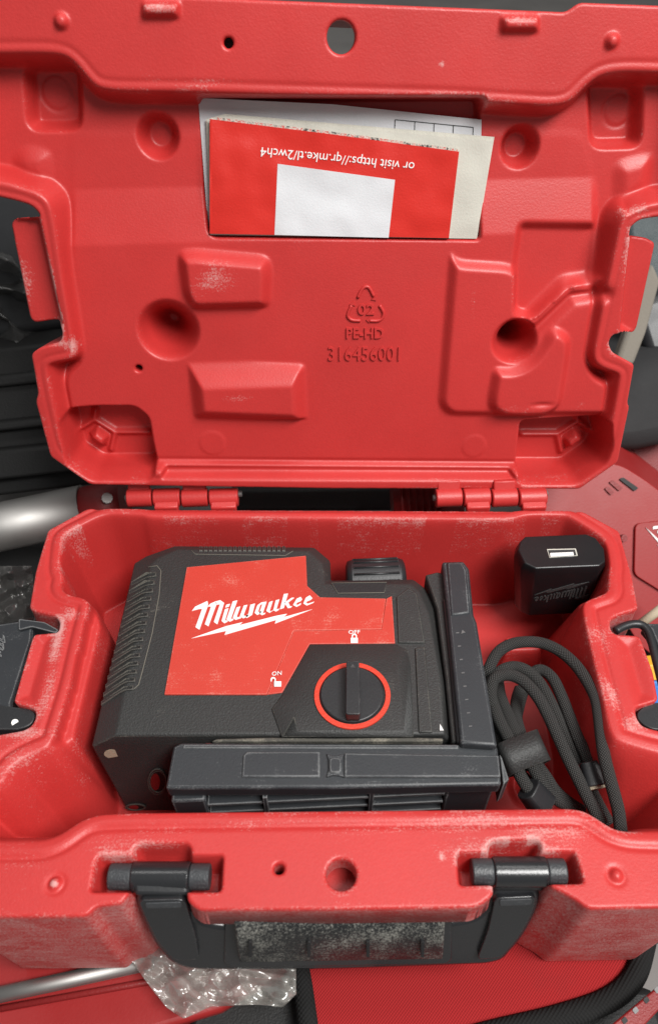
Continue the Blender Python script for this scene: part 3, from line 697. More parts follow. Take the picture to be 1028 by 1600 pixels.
# red face: main field and the lower strip round the dial
prism('red_face', [B(x, y, ZT + .0009) for x, y in [(292, 886), (478, 868), (480, 915), (500, 933), (603, 935), (596, 983), (459, 985), (417, 1085), (257, 1085)]], (0, 0, -.0022), RED_LABEL, laser, bevel=.0003)
face = prism('red_strip', [B(x, y, ZT + .0005) for x, y in [(459, 985.5), (596, 983.5), (603.5, 935), (612, 931), (617, 1005), (484, 1006), (441, 1082), (417.5, 1085)]], (0, 0, -.0020), RED_LABEL, laser, bevel=.0003)
def lg(px0, py0, sc): return lambda p: (px0 + p[0] * sc, py0 + p[1] * sc)
m_ = lg(290, 915, 1 / 4.895)
polys('maker_lettering', [[B(*m_(p), ZT + .00115) for p in q] for q in LOGO], (0, 0, -.0006), WHITE_INK, laser)
polys('lightning_bolt', [[B(*m_(p), ZT + .00115) for p in BOLT]], (0, 0, -.0006), WHITE_INK, laser)
up2 = V(0.03, 1, 0)
text('lettering', 'OFF', lambda x, y: B(x, y, ZT + .0006), (544.5, 990.5), (562.5, 990), .0022, up2, V(0, 0, 1), .0003, WHITE_INK, laser)
text('lettering', 'ON', lambda x, y: B(x, y, ZT + .0012), (425, 1056), (440, 1054.5), .0023, up2, V(0, 0, 1), .0003, WHITE_INK, laser)
lk = lambda cx, cy: [[(cx - 5.5, cy), (cx + 5.5, cy), (cx + 5.5, cy + 8), (cx - 5.5, cy + 8)], [(cx - 4, cy), (cx - 4, cy - 4), (cx - 2, cy - 6.5), (cx + 2, cy - 6.5), (cx + 4, cy - 4), (cx + 4, cy), (cx + 2.4, cy), (cx + 2.2, cy - 3), (cx + 1, cy - 4.5), (cx - 1, cy - 4.5), (cx - 2.2, cy - 3), (cx - 2.4, cy)]]
polys('lock_symbol', [[B(x, y, ZT + .0008) for x, y in q] for q in lk(553.5, 996.5)], (0, 0, -.0004), WHITE_INK, laser)
polys('open_lock_symbol', [[B(x - (7 if k else 0), y, ZT + .0013) for x, y in q] for k, q in enumerate(lk(434, 1064.5))], (0, 0, -.0004), WHITE_INK, laser)
# dial housing: a raised collar with sloping inner sides
ho = [(484, 1007), (618, 1006.5), (637, 1016), (641, 1040), (646, 1152), (440, 1152), (424, 1108), (442, 1084)]
hi = [(500, 1034), (618, 1034), (622, 1046), (630, 1142), (466, 1142), (460, 1116), (464, 1102), (472, 1086)]
A_ = [B(x, y, ZT + .0007) for x, y in ho]
v = [*[B(x, y, ZT - .001) for x, y in ho], *A_, *[B(x, y, ZT + .0042) for x, y in hi]]; n = 8
f = [(i, (i + 1) % n, n + (i + 1) % n, n + i) for i in range(n)] + [(n + i, n + (i + 1) % n, 2 * n + (i + 1) % n, 2 * n + i) for i in range(n)] + [tuple(range(2 * n, 3 * n))] + [tuple(range(n))[::-1]]
add('dial_housing', v, f, RUBBER, laser, bevel=.0005)
dz = ZT + .0038
annulus('dial_ring', ellipse(lambda x, y: B(x, y, dz + .0014), 550.5, 1087, 59.5, 52), ellipse(lambda x, y: B(x, y, dz + .0014), 550.5, 1086.5, 52, 45), (0, 0, -.003), RED_INK, laser)
dial = prism('dial', ellipse(lambda x, y: B(x, y, dz + .0022), 550, 1084.5, 50, 43.5), (0, 0, -.004), BLACK, laser, bevel=.0007)
prism('dial_grip', rounded([B(x, y, dz + .0085) for x, y in [(541, 1032), (561, 1032), (563, 1116), (540, 1116)]], .0012), (0, 0, -.0075), BLACK, dial, bevel=.0011, seg=3)
polys('arrow_mark', [[B(551, 1037, dz + .0087), B(547, 1043, dz + .0087), B(555, 1043, dz + .0087)]], (0, 0, -.0004), GREY_INK, dial)
# ribs of the left grip
for k in range(15):
    s = (k + .3) / 15
    a = B(231 - 38 * s, 892 + 190 * s, ZT + .0001); b = B(207 - 50 * s, 900 + 200 * s + 6, ZT - .0071); c = B(246 - 38 * s, 890 + 190 * s, ZT + .0003)
    e = (B(231 - 38 * s, 899 + 190 * s, ZT) - B(231 - 38 * s, 892 + 190 * s, ZT))
    o3 = V(-.35, 0, 1).normalized() * .0008
    prism('grip_rib', [c + o3 * .6, a + o3, b + o3, b + e + o3, a + e + o3, c + e + o3 * .6], o3 * -2.2, RUBBER, laser, bevel=.0004)
tube('grip_seam', [B(x, y, ZT + .0001) for x, y in [(232, 886), (246, 884), (252, 892), (249, 930), (238, 990), (222, 1052), (217, 1070), (208, 1078), (194, 1079)]], .00025, SEAM, laser, seg=6)
tube('top_seam', [B(x, y, ZT + .0001) for x, y in [(299, 860), (306, 866), (446, 868), (458, 861)]], .00022, SEAM, laser, seg=6)
for k in range(18): 
    x = 312 + k * 7.6; prism('top_rib', [B(x, 859.5, ZT + .0005), B(x + 4.5, 859.6, ZT + .0005), B(x + 4.5, 853.5, ZT - .006), B(x, 853.5, ZT - .006)], (0, -.0012, -.0008), RUBBER, laser)
prism('texture_panel', [B(x, y, ZT + .0003) for x, y in [(518, 911), (604, 910), (600, 926), (528, 927)]], (0, 0, -.001), GRIP_IN, laser)
tube('panel_seam', [B(x, y, ZT + .0003) for x, y in [(518, 911), (604, 910), (600, 926), (528, 927), (518, 911)]], .00022, SEAM, laser, seg=6)
# focus wheel behind the step
ka, kb = B(541, 912, ZT - .022), B(632, 911, ZT - .022); ka.z = kb.z = ZT - .020; kb.y = ka.y
wheel = cyl('focus_wheel', ka, kb, .0125, BLACK, laser, bevel=.003, seg=32)
for k in range(10):
    a = R(-10 + 20 * k); d = V(0, -math.cos(a), math.sin(a)) * .0126
    cyl('wheel_rib', ka + d + V(.004, 0, 0), kb + d - V(.004, 0, 0), .0007, BLACK, wheel, seg=8)
# screw holes of the front
def disc(name, c, n, r, h, mat, par, seg=24): n = Vector(n).normalized(); return cyl(name, c - n * h, c + n * .0003, r, mat, par, seg=seg)
FN = (r3[-1] - r2[-1]).cross(r2[-2] - r2[-1]).normalized()
if FN.y > 0: FN = -FN
FR = lambda o: (lambda x, y: on_plane(x, y, r2[-1] + FN * o, FN))
prism('screw_plug', ellipse(lambda x, y: Y(x, y, r1[-1].y - .0004), 176, 1178, 13, 7, 20), (0, .002, 0), BEIGE, laser)
for cx, cy, rx, ry in ((246, 1222, 15, 20), (212, 1262, 16, 5)):
    annulus('hole_rim', ellipse(FR(.0008), cx, cy, rx, ry, 24), ellipse(FR(.0008), cx + 1, cy, rx * .8, ry * .82, 24), -FN * .003, RUBBER, laser)
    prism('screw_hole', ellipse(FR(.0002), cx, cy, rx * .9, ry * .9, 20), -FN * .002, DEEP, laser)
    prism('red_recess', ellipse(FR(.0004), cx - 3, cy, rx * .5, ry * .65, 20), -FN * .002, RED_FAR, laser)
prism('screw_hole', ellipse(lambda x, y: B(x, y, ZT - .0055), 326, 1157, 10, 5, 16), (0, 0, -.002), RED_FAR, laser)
for pts in ([(619, 932), (640, 917), (652, 929), (664, 1004), (622, 1004)], [(648, 1012), (664, 1010), (676, 1144), (654, 1144)]):
    prism('raised_panel', [B(x, y, ZT + .0009) for x, y in pts], (0, 0, -.002), RUBBER, laser, bevel=.0006)
prism('dust_line', [B(x, y, ZT + .0001) for x, y in [(340, 1154), (420, 1152), (520, 1153), (640, 1152), (692, 1153), (692, 1158), (330, 1158)]], (0, 0, -.004), BEIGE_DUST, laser, bevel=.0008)
# edge of the face beside the rail and a printed mark
polys('white_mark', [[B(687, 1131, ZT + .0006), B(693, 1141, ZT + .0006), B(687, 1141, ZT + .0006)]], (0, 0, -.0008), WHITE_INK, laser)

# ================================================================== mount bracket
mount = thing('mount_bracket', 'dark L-shaped wall mount bracket clamped round the laser level', 'mount', (.0, -.17, -.072))
zb = .001
prism('column', [B(x, y, zb) for x, y in [(690, 877), (724, 876), (733, 888), (740, 960), (745, 972), (777, 1166), (719, 1162), (700, 972)]], (0, 0, -.040), SLATE, mount, bevel=.0016, seg=3)
prism('column_cap', [B(x, y, zb + .0008) for x, y in [(697, 878), (722, 878), (729, 890), (735, 958), (704, 962)]], (0, 0, -.004), SLATE, mount, bevel=.0012)
prism('rail', [B(x, y, zb - .0055) for x, y in [(664, 898), (684, 893), (692, 896), (704, 975), (722, 1160), (706, 1160), (696, 1060), (682, 950)]], (0, 0, -.030), RUBBER, mount, bevel=.001)
prism('rail', [B(x, y, zb - .003) for x, y in [(692, 935), (699, 940), (708, 1000), (722, 1160), (714, 1160), (703, 1040)]], (0, 0, -.030), BLACK, mount, bevel=.0006)
for k in range(8):
    s = k / 7; x, y = 712 + 20 * s, 988 + 146 * s; polys('scale_mark', [[B(x, y, zb + .0003), B(x + 5, y - .5, zb + .0003), B(x + 5, y + 1.2, zb + .0003), B(x, y + 1.6, zb + .0003)]], (0, 0, -.0006), FAINT, mount)
polys('arrow_mark', [[B(722, 984, zb + .0003), B(727, 988, zb + .0003), B(720, 990, zb + .0003)]], (0, 0, -.0006), FAINT, mount)
# arm across the front
za = ZT + .0005
top = [B(x, y, za) for x, y in [(284, 1160), (719, 1162), (777, 1166), (783, 1226), (520, 1231), (259, 1232), (271, 1166)]]
prism('arm', top, (0, 0, -.0085), SLATE, mount, bevel=.0012, seg=3)
prism('arm_panel', [B(x, y, za + .0010) for x, y in [(380, 1180), (386, 1174), (500, 1174), (500, 1214), (378, 1214)]], (0, 0, -.002), SLATE, mount, bevel=.0006)
prism('arm_panel', [B(x, y, za + .0012) for x, y in [(538, 1176), (779, 1180), (782, 1214), (538, 1214)]], (0, 0, -.002), SLATE, mount, bevel=.0006)
bo = [B(x, y, za + .0012) for x, y in [(510, 1177), (519, 1180), (528, 1180), (538, 1177), (535, 1188), (535, 1203), (538, 1214), (528, 1211), (519, 1211), (510, 1214), (513, 1203), (513, 1188)]]
prism('arm_button', bo, (0, 0, -.002), PIN, mount, bevel=.0004)
prism('button_centre', rounded([B(x, y, za + .0019) for x, y in [(514, 1183), (534, 1183), (534, 1208), (514, 1208)]], .002), (0, 0, -.002), SLATE, mount, bevel=.0006)
prism('arm_edge', [B(x, y, za + .0005) for x, y in [(288, 1163), (716, 1164), (716, 1170), (286, 1169)]], (0, 0, -.002), SLATE, mount, bevel=.0004)
yb = B(520, 1231, za).y; zb0 = za - .0085
xa, xb = B(260, 1232, za).x + .001, B(783, 1226, za).x - .001
def bx(name, x0, x1, y0, y1, z0, z1, mat, par, bev=.0006): return add(name, [(x0, y0, z0), (x1, y0, z0), (x1, y1, z0), (x0, y1, z0), (x0, y0, z1), (x1, y0, z1), (x1, y1, z1), (x0, y1, z1)], [(0, 3, 2, 1), (4, 5, 6, 7), (0, 1, 5, 4), (1, 2, 6, 5), (2, 3, 7, 6), (3, 0, 4, 7)], mat, par, bevel=bev)
bx('back_plate', xa + .002, xb - .002, yb + .010, yb + .0125, -.0716, zb0 - .0002, DEEP, mount)
bx('end_block', xa, xa + .0155, yb + .0008, yb + .0098, -.0716, zb0 - .0002, SLATE, mount, .001)
bx('end_block', xb - .022, xb, yb + .0008, yb + .0098, -.0716, zb0 - .0002, SLATE, mount, .001)
for z in (-.0195, -.0285, -.0375, -.0465, -.0545, -.0625): bx('slat', xa + .0157, xb - .0222, yb + .0012, yb + .0098, z - .001, z + .001, SLATE, mount, .0003)
for s in (.28, .61): x = xa + (xb - xa) * s; bx('rib', x, x + .0022, yb + .0006, yb + .0097, -.0716, zb0 - .0003, SLATE, mount, .0003)
prism('side_clip', [B(780, 1178, -.004), B(784, 1184, -.004), B(795, 1218, -.006), B(786, 1226, -.006)], (0, 0, -.02), SLATE, mount, bevel=.0005)

# ================================================================== usb charger
chg = thing('usb_charger', 'glossy black wall charger block with a white port, standing in the corner', 'charger', (.13, -.06, -.072))
zc = .0005
tp = [(812, 846), (820, 838), (915, 834), (930, 840), (943, 857), (945, 877), (936, 884), (836, 888), (820, 880), (809, 858)]
bt = [B(x, y, -.046) for x, y in [(806, 918), (816, 903), (906, 902), (915, 908), (923, 920), (925, 936), (917, 958), (826, 962), (812, 956), (803, 945)]]
rt_ = [B(x, y, zc) for x, y in tp]
mid = [a.lerp(b, .12) + V((-.0022 if i in (0, 9, 8) else .0008 if i in (4, 5) else 0), (-.0008 if i in (6, 7) else 0), 0) for i, (a, b) in enumerate(zip(rt_, bt))]
v, f = loft([rt_, mid, bt]); cb = add('body', v, f, GLOSS, chg, bevel=.0008, seg=3)
fp0 = (mid[6] + mid[7]) / 2; fn_ = ((mid[6] - mid[7]).cross(bt[7] - mid[7])).normalized()
if fn_.y > 0: fn_ = -fn_
FCH = lambda x, y: on_plane(x, y, fp0 + fn_ * .0003, fn_)
mc = lambda p: (919.5 - (p[0] - 50) * .092, 926 - (p[1] - 225) * .092)
polys('maker_lettering', [[FCH(*mc(p)) for p in q] for q in LOGO], -fn_ * .0006, GREY_INK, chg)
polys('lightning_bolt', [[FCH(*mc(p)) for p in BOLT]], -fn_ * .0006, GREY_INK, chg)
prism('port_frame', [B(x, y, zc + .0004) for x, y in [(854, 858), (899, 857), (902, 868), (858, 871)]], (0, 0, -.001), CREAM, chg)
prism('port_opening', [B(x, y, zc + .0007) for x, y in [(856, 859.5), (897.5, 858.5), (900, 867), (859, 870)]], (0, 0, -.001), INK, chg)
prism('port_tongue', [B(x, y, zc + .0010) for x, y in [(859, 864), (895, 862.5), (896, 867.5), (859.5, 869.5)]], (0, 0, -.001), WHITE_INK, chg)

# ================================================================== usb cable
cable = thing('usb_cable', 'black braided cable coiled and strapped beside the laser level', 'cable', (.11, -.15, -.072))
Z = lambda pts: catmull([B(740 + x / 3.954, 980 + y / 3.954, z) for x, y, z in pts], 7)
CR = .0030
def strand(pts): return tube('cable', Z(pts), CR, BRAID, cable, seg=14, braid_uv=True)
strand([(60, 420, -.030), (72, 330, -.022), (95, 250, -.016), (150, 155, -.014), (230, 105, -.013), (330, 90, -.012), (425, 100, -.012), (525, 145, -.011), (620, 225, -.009), (700, 335, -.007), (752, 440, -.006), (772, 545, -.006), (785, 660, -.007), (803, 790, -.009), (832, 910, -.012), (865, 1030, -.016), (892, 1140, -.020), (908, 1270, -.026), (925, 1340, -.030)])
strand([(95, 520, -.028), (95, 400, -.022), (118, 320, -.018), (180, 262, -.016), (250, 245, -.016), (320, 265, -.016), (390, 325, -.018), (440, 400, -.020), (490, 500, -.022), (545, 620, -.024), (600, 740, -.026), (660, 870, -.029), (720, 1000, -.031), (775, 1110, -.034), (830, 1210, -.038)])
strand([(150, 620, -.026), (118, 500, -.018), (105, 400, -.013), (125, 325, -.0105), (185, 295, -.010), (255, 305, -.010), (325, 350, -.010), (400, 440, -.011), (465, 560, -.013), (525, 690, -.015), (580, 810, -.018), (635, 920, -.021), (690, 1030, -.025), (745, 1130, -.029), (790, 1210, -.033)])
strand([(260, 560, -.034), (290, 440, -.030), (330, 320, -.024), (390, 268, -.021), (440, 275, -.020), (492, 325, -.019), (540, 425, -.020), (588, 550, -.021), (635, 670, -.022), (690, 785, -.023), (715, 850, -.024)])
strand([(150, 340, -.026), (165, 430, -.024), (205, 530, -.022), (245, 630, -.020), (290, 730, -.019), (345, 830, -.021), (400, 930, -.025), (460, 1020, -.031), (530, 1075, -.037), (620, 1110, -.044)])
strand([(285, 380, -.027), (262, 460, -.027), (262, 560, -.025), (285, 650, -.022), (320, 740, -.021), (375, 830, -.023), (440, 920, -.027), (500, 1010, -.033), (580, 1080, -.040), (660, 1130, -.047)])
strand([(92, 330, -.020), (110, 440, -.018), (150, 560, -.016), (205, 670, -.016), (240, 760, -.016), (270, 880, -.018), (310, 960, -.021), (345, 1010, -.024)])
strand([(70, 470, -.026), (100, 580, -.025), (150, 690, -.024), (200, 770, -.024), (260, 870, -.027), (340, 970, -.031), (410, 1060, -.037)])
sa, sb_ = Z([(255, 710, -.018), (330, 870, -.021)])[0], Z([(255, 710, -.018), (330, 870, -.021)])[-1]
ax = (sb_ - sa).normalized(); sd_ = ax.cross(V(0, 0, 1)).normalized(); un = sd_.cross(ax)
def oval(c, a, b, n=28): return [c + sd_ * a * math.copysign(abs(math.cos(t)) ** .4, math.cos(t)) + un * b * math.copysign(abs(math.sin(t)) ** .55, math.sin(t)) for t in [2 * math.pi * i / n for i in range(n)]]
v, f = loft([oval(sa - ax * .001 + V(0, 0, .0012), .0116, .0068), oval(sb_ + ax * .001 + V(0, 0, .0012), .0110, .0066)], False, False)
st = add('strap', v, f, RUBBER, cable, smooth=True); s_ = st.modifiers.new('thickness', 'SOLIDIFY'); s_.thickness = .0012
def plug(p, q, r, name='connector'):
    a, b = Z([p, q])[0], Z([p, q])[-1]; t = (b - a).normalized(); s = t.cross(V(0, 0, 1)).normalized(); u = s.cross(t)
    sq = lambda c, w, h: rounded([c + s * w + u * h, c - s * w + u * h, c - s * w - u * h, c + s * w - u * h], .0040, 4)
    v, f = loft([sq(a, r * .95, r * .8), sq(b, r * 1.1, r * .9)]); o = add(name, v, f, BLACK, cable, bevel=.0005)
    v, f = loft([sq(b, r * .85, r * .6), sq(b + t * .0012, r * .85, r * .6)]); add('plug_shell', v, f, BEIGE, cable)
plug((706, 835, -.022), (752, 985, -.025), .0052)
plug((335, 995, -.0225), (430, 1110, -.031), .0062)

# ================================================================== papers in the lid pocket
LP = lambda d: (lambda x, y: L(x, y, d))
def sheet(name, pts, d, th, mat, parent=None, bev=0): return prism(name, [L(x, y, d) for x, y in pts], -LN * th, mat, parent, bevel=bev)
ps = sheet('paper_sheet', [(310, 153), (520, 163), (752, 187), (749, 372), (326, 366)], .0150, .0004, PAPER)
tag(ps, 'plain white sheet with a small ruled table, behind the booklets', 'paper')
pf = LP(.0148); q = lambda a, b, w: [pf(a[0], a[1] - w), pf(b[0], b[1] - w), pf(b[0], b[1] + w), pf(a[0], a[1] + w)]
qv = lambda a, b, w: [pf(a[0] - w, a[1]), pf(a[0] + w, a[1]), pf(b[0] + w, b[1]), pf(b[0] - w, b[1])]
polys('ruled_lines', [q((617, 187), (739, 199), .6)] + [qv((x, y), (x - 1, y + 26), .6) for x, y in ((617, 187), (648, 190), (678, 193), (708, 196), (739, 199))], -LN * .0003, INK, ps)
bk = thing('cream_booklet', 'thick cream paper booklet sticking out behind the red leaflet', 'booklet', L(540, 368, .014))
for k in range(4):
    j = k * 1.6; sheet('page', [(322 + j, 186 + j * 1.2), (352, 178 + j * 1.5), (560, 196 + j), (772 - j * .8, 214 + j * 1.3), (745 - j * .4, 373), (329, 367)], .0128 - k * .0007, .0005, CREAM, bk)
lf = thing('red_leaflet', 'glossy red folded leaflet with white lettering and a white square', 'leaflet', L(520, 368, .009))
sheet('page', [(330, 184), (520, 208), (716, 234), (702, 372), (329, 365)], .0098, .0006, CREAM, lf)
cv = sheet('cover', [(328, 186), (520, 210), (717, 237), (701, 372), (328, 365)], .0088, .0006, COVER, lf)
sheet('spine_fold', [(328, 186), (331, 186.5), (331, 365), (328, 365)], .0086, .0004, COVER, lf)
sheet('white_square', [(434, 256), (617, 281), (607, 371.5), (429, 367)], .00865, .0003, PAPER, cv)
bu = (L(520, 300, .0086) - L(523, 280, .0086)).normalized()
text('lettering', 'or visit https://qr.mke.tl/2wch4', LP(.0086), (648, 254), (408, 230), .0042, bu, LN, .0003, WHITE_INK, cv)
def printed():
    m, t, p = nt('printed_page_edge')
    r = t.nodes.new('ShaderNodeValToRGB'); e = r.color_ramp.elements; e[0].color = (.03, .03, .03, 1); e[0].position = .38; e[1].color = (.6, .57, .5, 1); e[1].position = .52
    q = r.color_ramp.elements.new(.60); q.color = (.5, .04, .03, 1); q = r.color_ramp.elements.new(.68); q.color = (.62, .6, .55, 1)
    t.links.new(noise(t, 420, 3, .7), r.inputs[0]); t.links.new(r.outputs[0], p.inputs['Base Color']); p.inputs['Roughness'].default_value = .8; return m
pe = LP(.0092)
polys('printed_edge', [[pe(340, 183.5), pe(520, 206), pe(714, 232.5), pe(716, 238), pe(520, 211), pe(340, 188)]], -LN * .0003, printed(), lf)

# ================================================================== things around the case
def slab(name, label, cat, pts, zc, th, mat, bev=.004, group=None):
    """a solid block whose near face is at depth zc along the view and which is th deep"""
    p = [at(x, y, zc) for x, y in pts]
    d = V(FWD.x, FWD.y, FWD.z * .35).normalized() * th
    o = prism(name, p, d, mat, None, bevel=bev, seg=3); return tag(o, label, cat, group)
# red woven bag under the front, with black piping
zf = -.088
bagpts = [B(x, y, zf) for x, y in [(430, 1330), (1010, 1330), (1004, 1470), (990, 1520), (950, 1556), (870, 1582), (740, 1612), (560, 1680), (505, 1690)]]
bag = thing('fabric_bag', 'red woven fabric bag with black piped edge under the case front', 'bag', B(700, 1560, GZ))
v, f = loft([rounded(bagpts, .006), [p + V(0, .004, GZ - zf + .001) for p in rounded(bagpts, .006)]]); add('panel', v, f, FABRIC, bag, bevel=.004, seg=3)
tube('piping', catmull([B(x, y, zf + .001) for x, y in [(1012, 1440), (1006, 1478), (990, 1526), (950, 1562), (870, 1590), (740, 1622), (600, 1670)]], 6), .0052, PIPING, bag, seg=10)
tube('piping', catmull([B(x, y, zf - .0015) for x, y in [(466, 1500), (474, 1545), (484, 1620)]], 6), .0050, PIPING, bag, seg=10)
# red toolbox with a silver rail at the lower left
ztb = -.093
tb = thing('red_toolbox', 'red metal toolbox with a silver rail under the left front corner', 'toolbox', B(150, 1600, GZ))
tp_ = [B(x, y, ztb) for x, y in [(-60, 1700), (-60, 1460), (440, 1380), (475, 1500), (345, 1580)]]
prism('box', tp_, (0, .004, GZ - ztb + .001), RED_TOOL, tb, bevel=.003, seg=3)
tube('rail', [B(-60, 1567, ztb + .003), B(80, 1537, ztb + .003), B(240, 1502, ztb + .003)], .0036, STEEL, tb, seg=16)
tube('lip', [B(-60, 1587, ztb + .0005), B(200, 1540, ztb + .0005), B(450, 1496, ztb + .0005)], .0016, RED_FAR, tb, seg=8)
o = prism('red_pouch', rounded([B(x, y, -.10) for x, y in [(-60, 1470), (30, 1478), (52, 1512), (54, 1530), (-60, 1535)]], .004), (0, 0, GZ + .10 + .001), FABRIC, None, bevel=.004); tag(o, 'small red fabric pouch at the far lower left under the case', 'pouch')
# clear bag crumpled in front
def crumple(name, label, pts, zfun, mat, n=70, amp=.006, seed=1, cat='plastic bag'):
    px = np.array(pts, float); x0, y0 = px.min(0); x1, y1 = px.max(0)
    gx, gy = np.meshgrid(np.linspace(x0, x1, n), np.linspace(y0, y1, n)); P = np.stack([gx, gy], -1)
    s = sdf(P, px); rr = np.random.default_rng(seed); verts = []; ids = -np.ones((n, n), int); faces = []
    c = (s[:-1, :-1] + s[1:, :-1] + s[:-1, 1:] + s[1:, 1:]) / 4 < 0; cnt = np.zeros((n, n), int)
    for a in (0, 1):
        for b in (0, 1): cnt[a:a + n - 1, b:b + n - 1] += c
    bd = (cnt > 0) & (cnt < 4); Q = P[bd]
    for _ in range(3):
        q0 = sdf(Q, px); g_ = np.stack([sdf(Q + [.1, 0], px) - q0, sdf(Q + [0, .1], px) - q0], -1) * 10; Q = Q - g_ * q0[:, None]
    P[bd] = Q
    rot = lambda a: P @ np.array([[math.cos(a), -math.sin(a)], [math.sin(a), math.cos(a)]])
    wx = (vnoise(P, 45, seed) - .5) * 50; h = np.zeros((n, n))
    for i in range(5):
        a = rr.random() * 6.28; w = (80, 62, 48, 36, 27)[i]; u_ = (P[..., 0] * math.cos(a) + P[..., 1] * math.sin(a) + wx * (1 if i % 2 else -1)) / w + rr.random()
        h += np.abs(u_ - np.floor(u_) - .5) * w / 75
    for i in range(n):
        for j in range(n):
            if cnt[i, j]: ids[i, j] = len(verts); verts.append(zfun(P[i, j, 0], P[i, j, 1], h[i, j] * amp))
    for i in range(n - 1):
        for j in range(n - 1):
            if c[i, j]: faces.append([ids[i, j], ids[i, j + 1], ids[i + 1, j + 1], ids[i + 1, j]])
    o = add(name, verts, faces, mat, smooth=True); m = o.modifiers.new('thickness', 'SOLIDIFY'); m.thickness = .0003
    return tag(o, label, cat)
crumple('plastic_bag', 'crumpled clear plastic bag hanging out under the handle', [(200, 1494), (245, 1480), (300, 1490), (462, 1500), (463, 1553), (442, 1573), (400, 1570), (330, 1572), (288, 1592), (260, 1574), (226, 1530)], lambda x, y, h: B(x, y, -.0915 + h * .7), FILM, amp=.016, seed=4)
# left
bh = thing('black_hard_case', 'large black hard case with stepped edges behind the left side of the lid', 'case', at(40, 760, .62))
fd = V(FWD.x, FWD.y, FWD.z * .35).normalized()
for nm, pts, zc_ in (('shell', [(-120, 560), (200, 520), (200, 752), (-120, 790)], .56), ('ridge', [(-120, 672), (200, 640), (200, 654), (-120, 688)], .553), ('ridge', [(-120, 716), (200, 684), (200, 730), (-120, 764)], .55), ('rim', [(-120, 600), (200, 566), (200, 584), (-120, 620)], .556)):
    prism(nm, [at(x, y, zc_) for x, y in pts], fd * (.12 if nm == 'shell' else .01), DEEP, bh, bevel=.003, seg=3)
slab('black_hard_case', 'black moulded case lying across the upper left edge behind the lid', 'case', [(-120, 280), (120, 280), (130, 515), (-120, 560)], .60, .12, BLACK, .012)
crumple('plastic_bag', 'shiny grey plastic wrapping at the left edge beside the lid', [(-40, 380), (20, 400), (62, 470), (70, 530), (-40, 560)], lambda x, y, h: at(x, y, .555 + h), FILM_GREY, amp=.05, seed=8)
ta, tb2 = at(-160, 858, .52), at(196, 790, .52)
tbn = thing('silver_tube', 'round silver metal tube lying behind the left hinge', 'tube', at(20, 830, .55))
cyl('barrel', ta, at(134, 795, .52), .0165, STEEL, tbn, seg=40)
cyl('red_collar', at(134.5, 797, .52), at(196, 786, .52), .0160, RED_FAR, tbn, seg=32)
cyl('collar_knob', at(168, 778, .498), at(168, 781, .51), .0035, STEEL, tbn, seg=12)
crumple('plastic_bag', 'dark smoky plastic film by the left latch', [(-60, 885), (50, 884), (60, 960), (40, 1010), (-60, 1010)], lambda x, y, h: B(x, y, -.05 + h), FILM_GREY, amp=.03, seed=3)
slab('black_pouch', 'black cloth pouch below the silver tube at the left edge', 'pouch', [(-160, 850), (120, 840), (120, 1010), (-160, 1010)], .56, .05, DEEP, .006)
# gap behind the hinge
cyl_ = thing('red_roll', 'red ribbed roll lying in the gap behind the right hinge', 'roll', at(650, 790, .54))
cyl('roll', at(612, 782, .52), at(720, 776, .52), .014, RED_FAR, cyl_, seg=28)
for k in range(7): x = 622 + k * 10; cyl('rib', at(x, 781, .52), at(x + 5, 780.7, .52), .0147, RED_FAR, cyl_, seg=28)
slab('black_strap', 'dark flat strap seen in the gap between the two hinges', 'strap', [(360, 765), (640, 760), (640, 800), (360, 800)], .58, .02, DEEP, .003)
# right: a second red case with vents and the maker's mark
rc = thing('red_power_tool_case', 'second red case with dark vents standing behind the right corner', 'tool case', at(960, 900, .60))
rp = [at(x, y, .53) for x, y in [(840, 800), (858, 740), (900, 715), (972, 728), (1010, 752), (1110, 830), (1110, 1090), (1000, 1010), (930, 900), (860, 840)]]
prism('shell', rounded(rp, .006), V(FWD.x, FWD.y, FWD.z * .3).normalized() * .09, RED_TOOL, rc, bevel=.014, seg=5)
for (x, y, w, mt) in ((982, 758, 15, INK), (962, 760, 11, RED_FAR), (952, 768, 8, RED_FAR)):
    prism('vent', rounded([at(x - w, y - w * .62, .5285), at(x - w + 6, y - w * .62 - 3, .5285), at(x + w, y + w * .5 - 3, .5285), at(x + w - 6, y + w * .5 + 2, .5285)], .001), FWD * .003, mt, rc)
prism('raised_panel', rounded([at(x, y, .5275) for x, y in [(992, 818), (1080, 808), (1090, 960), (990, 898)]], .004), FWD * .003, RED_TOOL, rc, bevel=.001)
prism('peg', ellipse(lambda x, y: at(x, y, .526), 975, 841, 5, 6, 16), FWD * .004, RED_FAR, rc)
cs, sn = math.cos(R(62)), math.sin(R(62))
mr = lambda p: (1008 + ((p[0] - 45) * cs - (p[1] - 403) * sn) * .13, 824 + ((p[0] - 45) * sn + (p[1] - 403) * cs) * .13)
polys('maker_lettering', [[at(*mr(p), .5268) for p in q] for q in LOGO + [BOLT]], FWD * .0006, WHITE_INK, rc)
slab('dark_red_box', 'dark red box behind the second red case', 'box', [(960, 690), (1110, 680), (1110, 760), (990, 745)], .62, .05, RED_FAR, .004)
slab('grey_tool_bag', 'dark grey rounded tool bag beside the right edge of the lid', 'bag', [(930, 590), (1000, 560), (1110, 545), (1110, 690), (1000, 715), (930, 720)], .58, .10, DARK_CLOTH, .02)
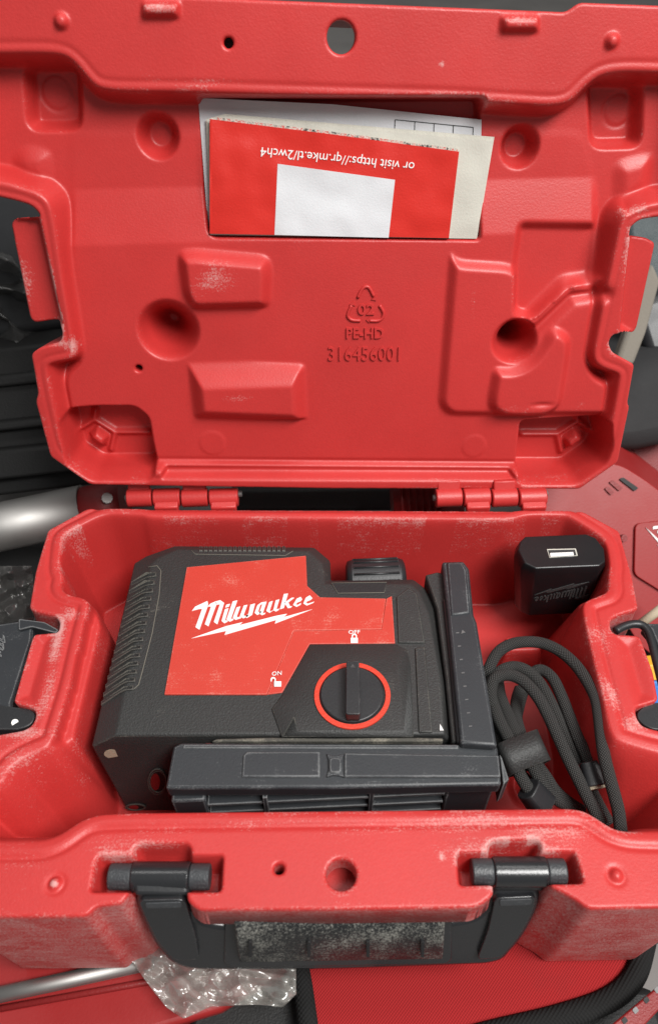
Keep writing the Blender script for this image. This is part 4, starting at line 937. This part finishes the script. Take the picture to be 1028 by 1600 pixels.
slab('canvas_strap', 'beige canvas strap hanging by the right edge of the lid', 'strap', [(962, 566), (984, 505), (1004, 432), (1020, 412), (1032, 440), (1010, 520), (990, 572)], .55, .012, CANVAS, .003)
slab('black_tool', 'black tool body at the right edge below the lid corner', 'tool', [(985, 470), (1110, 430), (1110, 560), (1010, 556)], .60, .06, BLACK, .008)
slab('teal_tool', 'dark teal tool casing at the upper right edge of the lid', 'tool', [(965, 320), (1110, 310), (1110, 440), (985, 470)], .62, .06, TEAL, .01)
o = tube('brass_rod', [at(1000, 975, .50), at(1040, 945, .50)], .003, BEIGE, None, seg=10); tag(o, 'short tan rod above the right latch', 'rod')
slab('yellow_pack', 'yellow plastic corner seen past the right latch', 'packaging', [(1000, 1040), (1060, 1036), (1060, 1064), (1000, 1064)], .48, .01, YELLOW, .001)
slab('blue_pack', 'blue plastic corner below the yellow one past the right latch', 'packaging', [(1000, 1065), (1060, 1065), (1060, 1100), (1000, 1100)], .48, .01, BLUE, .001)
# perforated strip at the lower right
pp = thing('perforated_bracket', 'dark red perforated metal strip at the lower right corner', 'bracket', B(1010, 1580, GZ))
zp = -.072
prism('plate', [B(x, y, zp) for x, y in [(956, 1600), (1040, 1530), (1060, 1545), (985, 1625)]], (0, 0, -.004), RED_FAR, pp, bevel=.0008)
for k in range(4):
    x, y = 970 + k * 17, 1594 - k * 16; prism('slot', rounded([B(x, y, zp + .0004), B(x + 6, y - 6, zp + .0004), B(x + 11, y + 1, zp + .0004), B(x + 5, y + 7, zp + .0004)], .0006), (0, 0, -.001), GREY if k % 2 else INK, pp)
slab('black_bin', 'black bin wall behind the perforated strip at the lower right', 'bin', [(990, 1440), (1110, 1420), (1110, 1560), (1000, 1530)], .44, .05, BLACK, .005)
o = prism('black_pad', [B(x, y, -.10) for x, y in [(300, 1560), (480, 1530), (1020, 1540), (1060, 1660), (280, 1680)]], (0, 0, -.055), DEEP, None, bevel=.004); tag(o, 'flat black pad lying under the red bag and plastic film', 'pad')
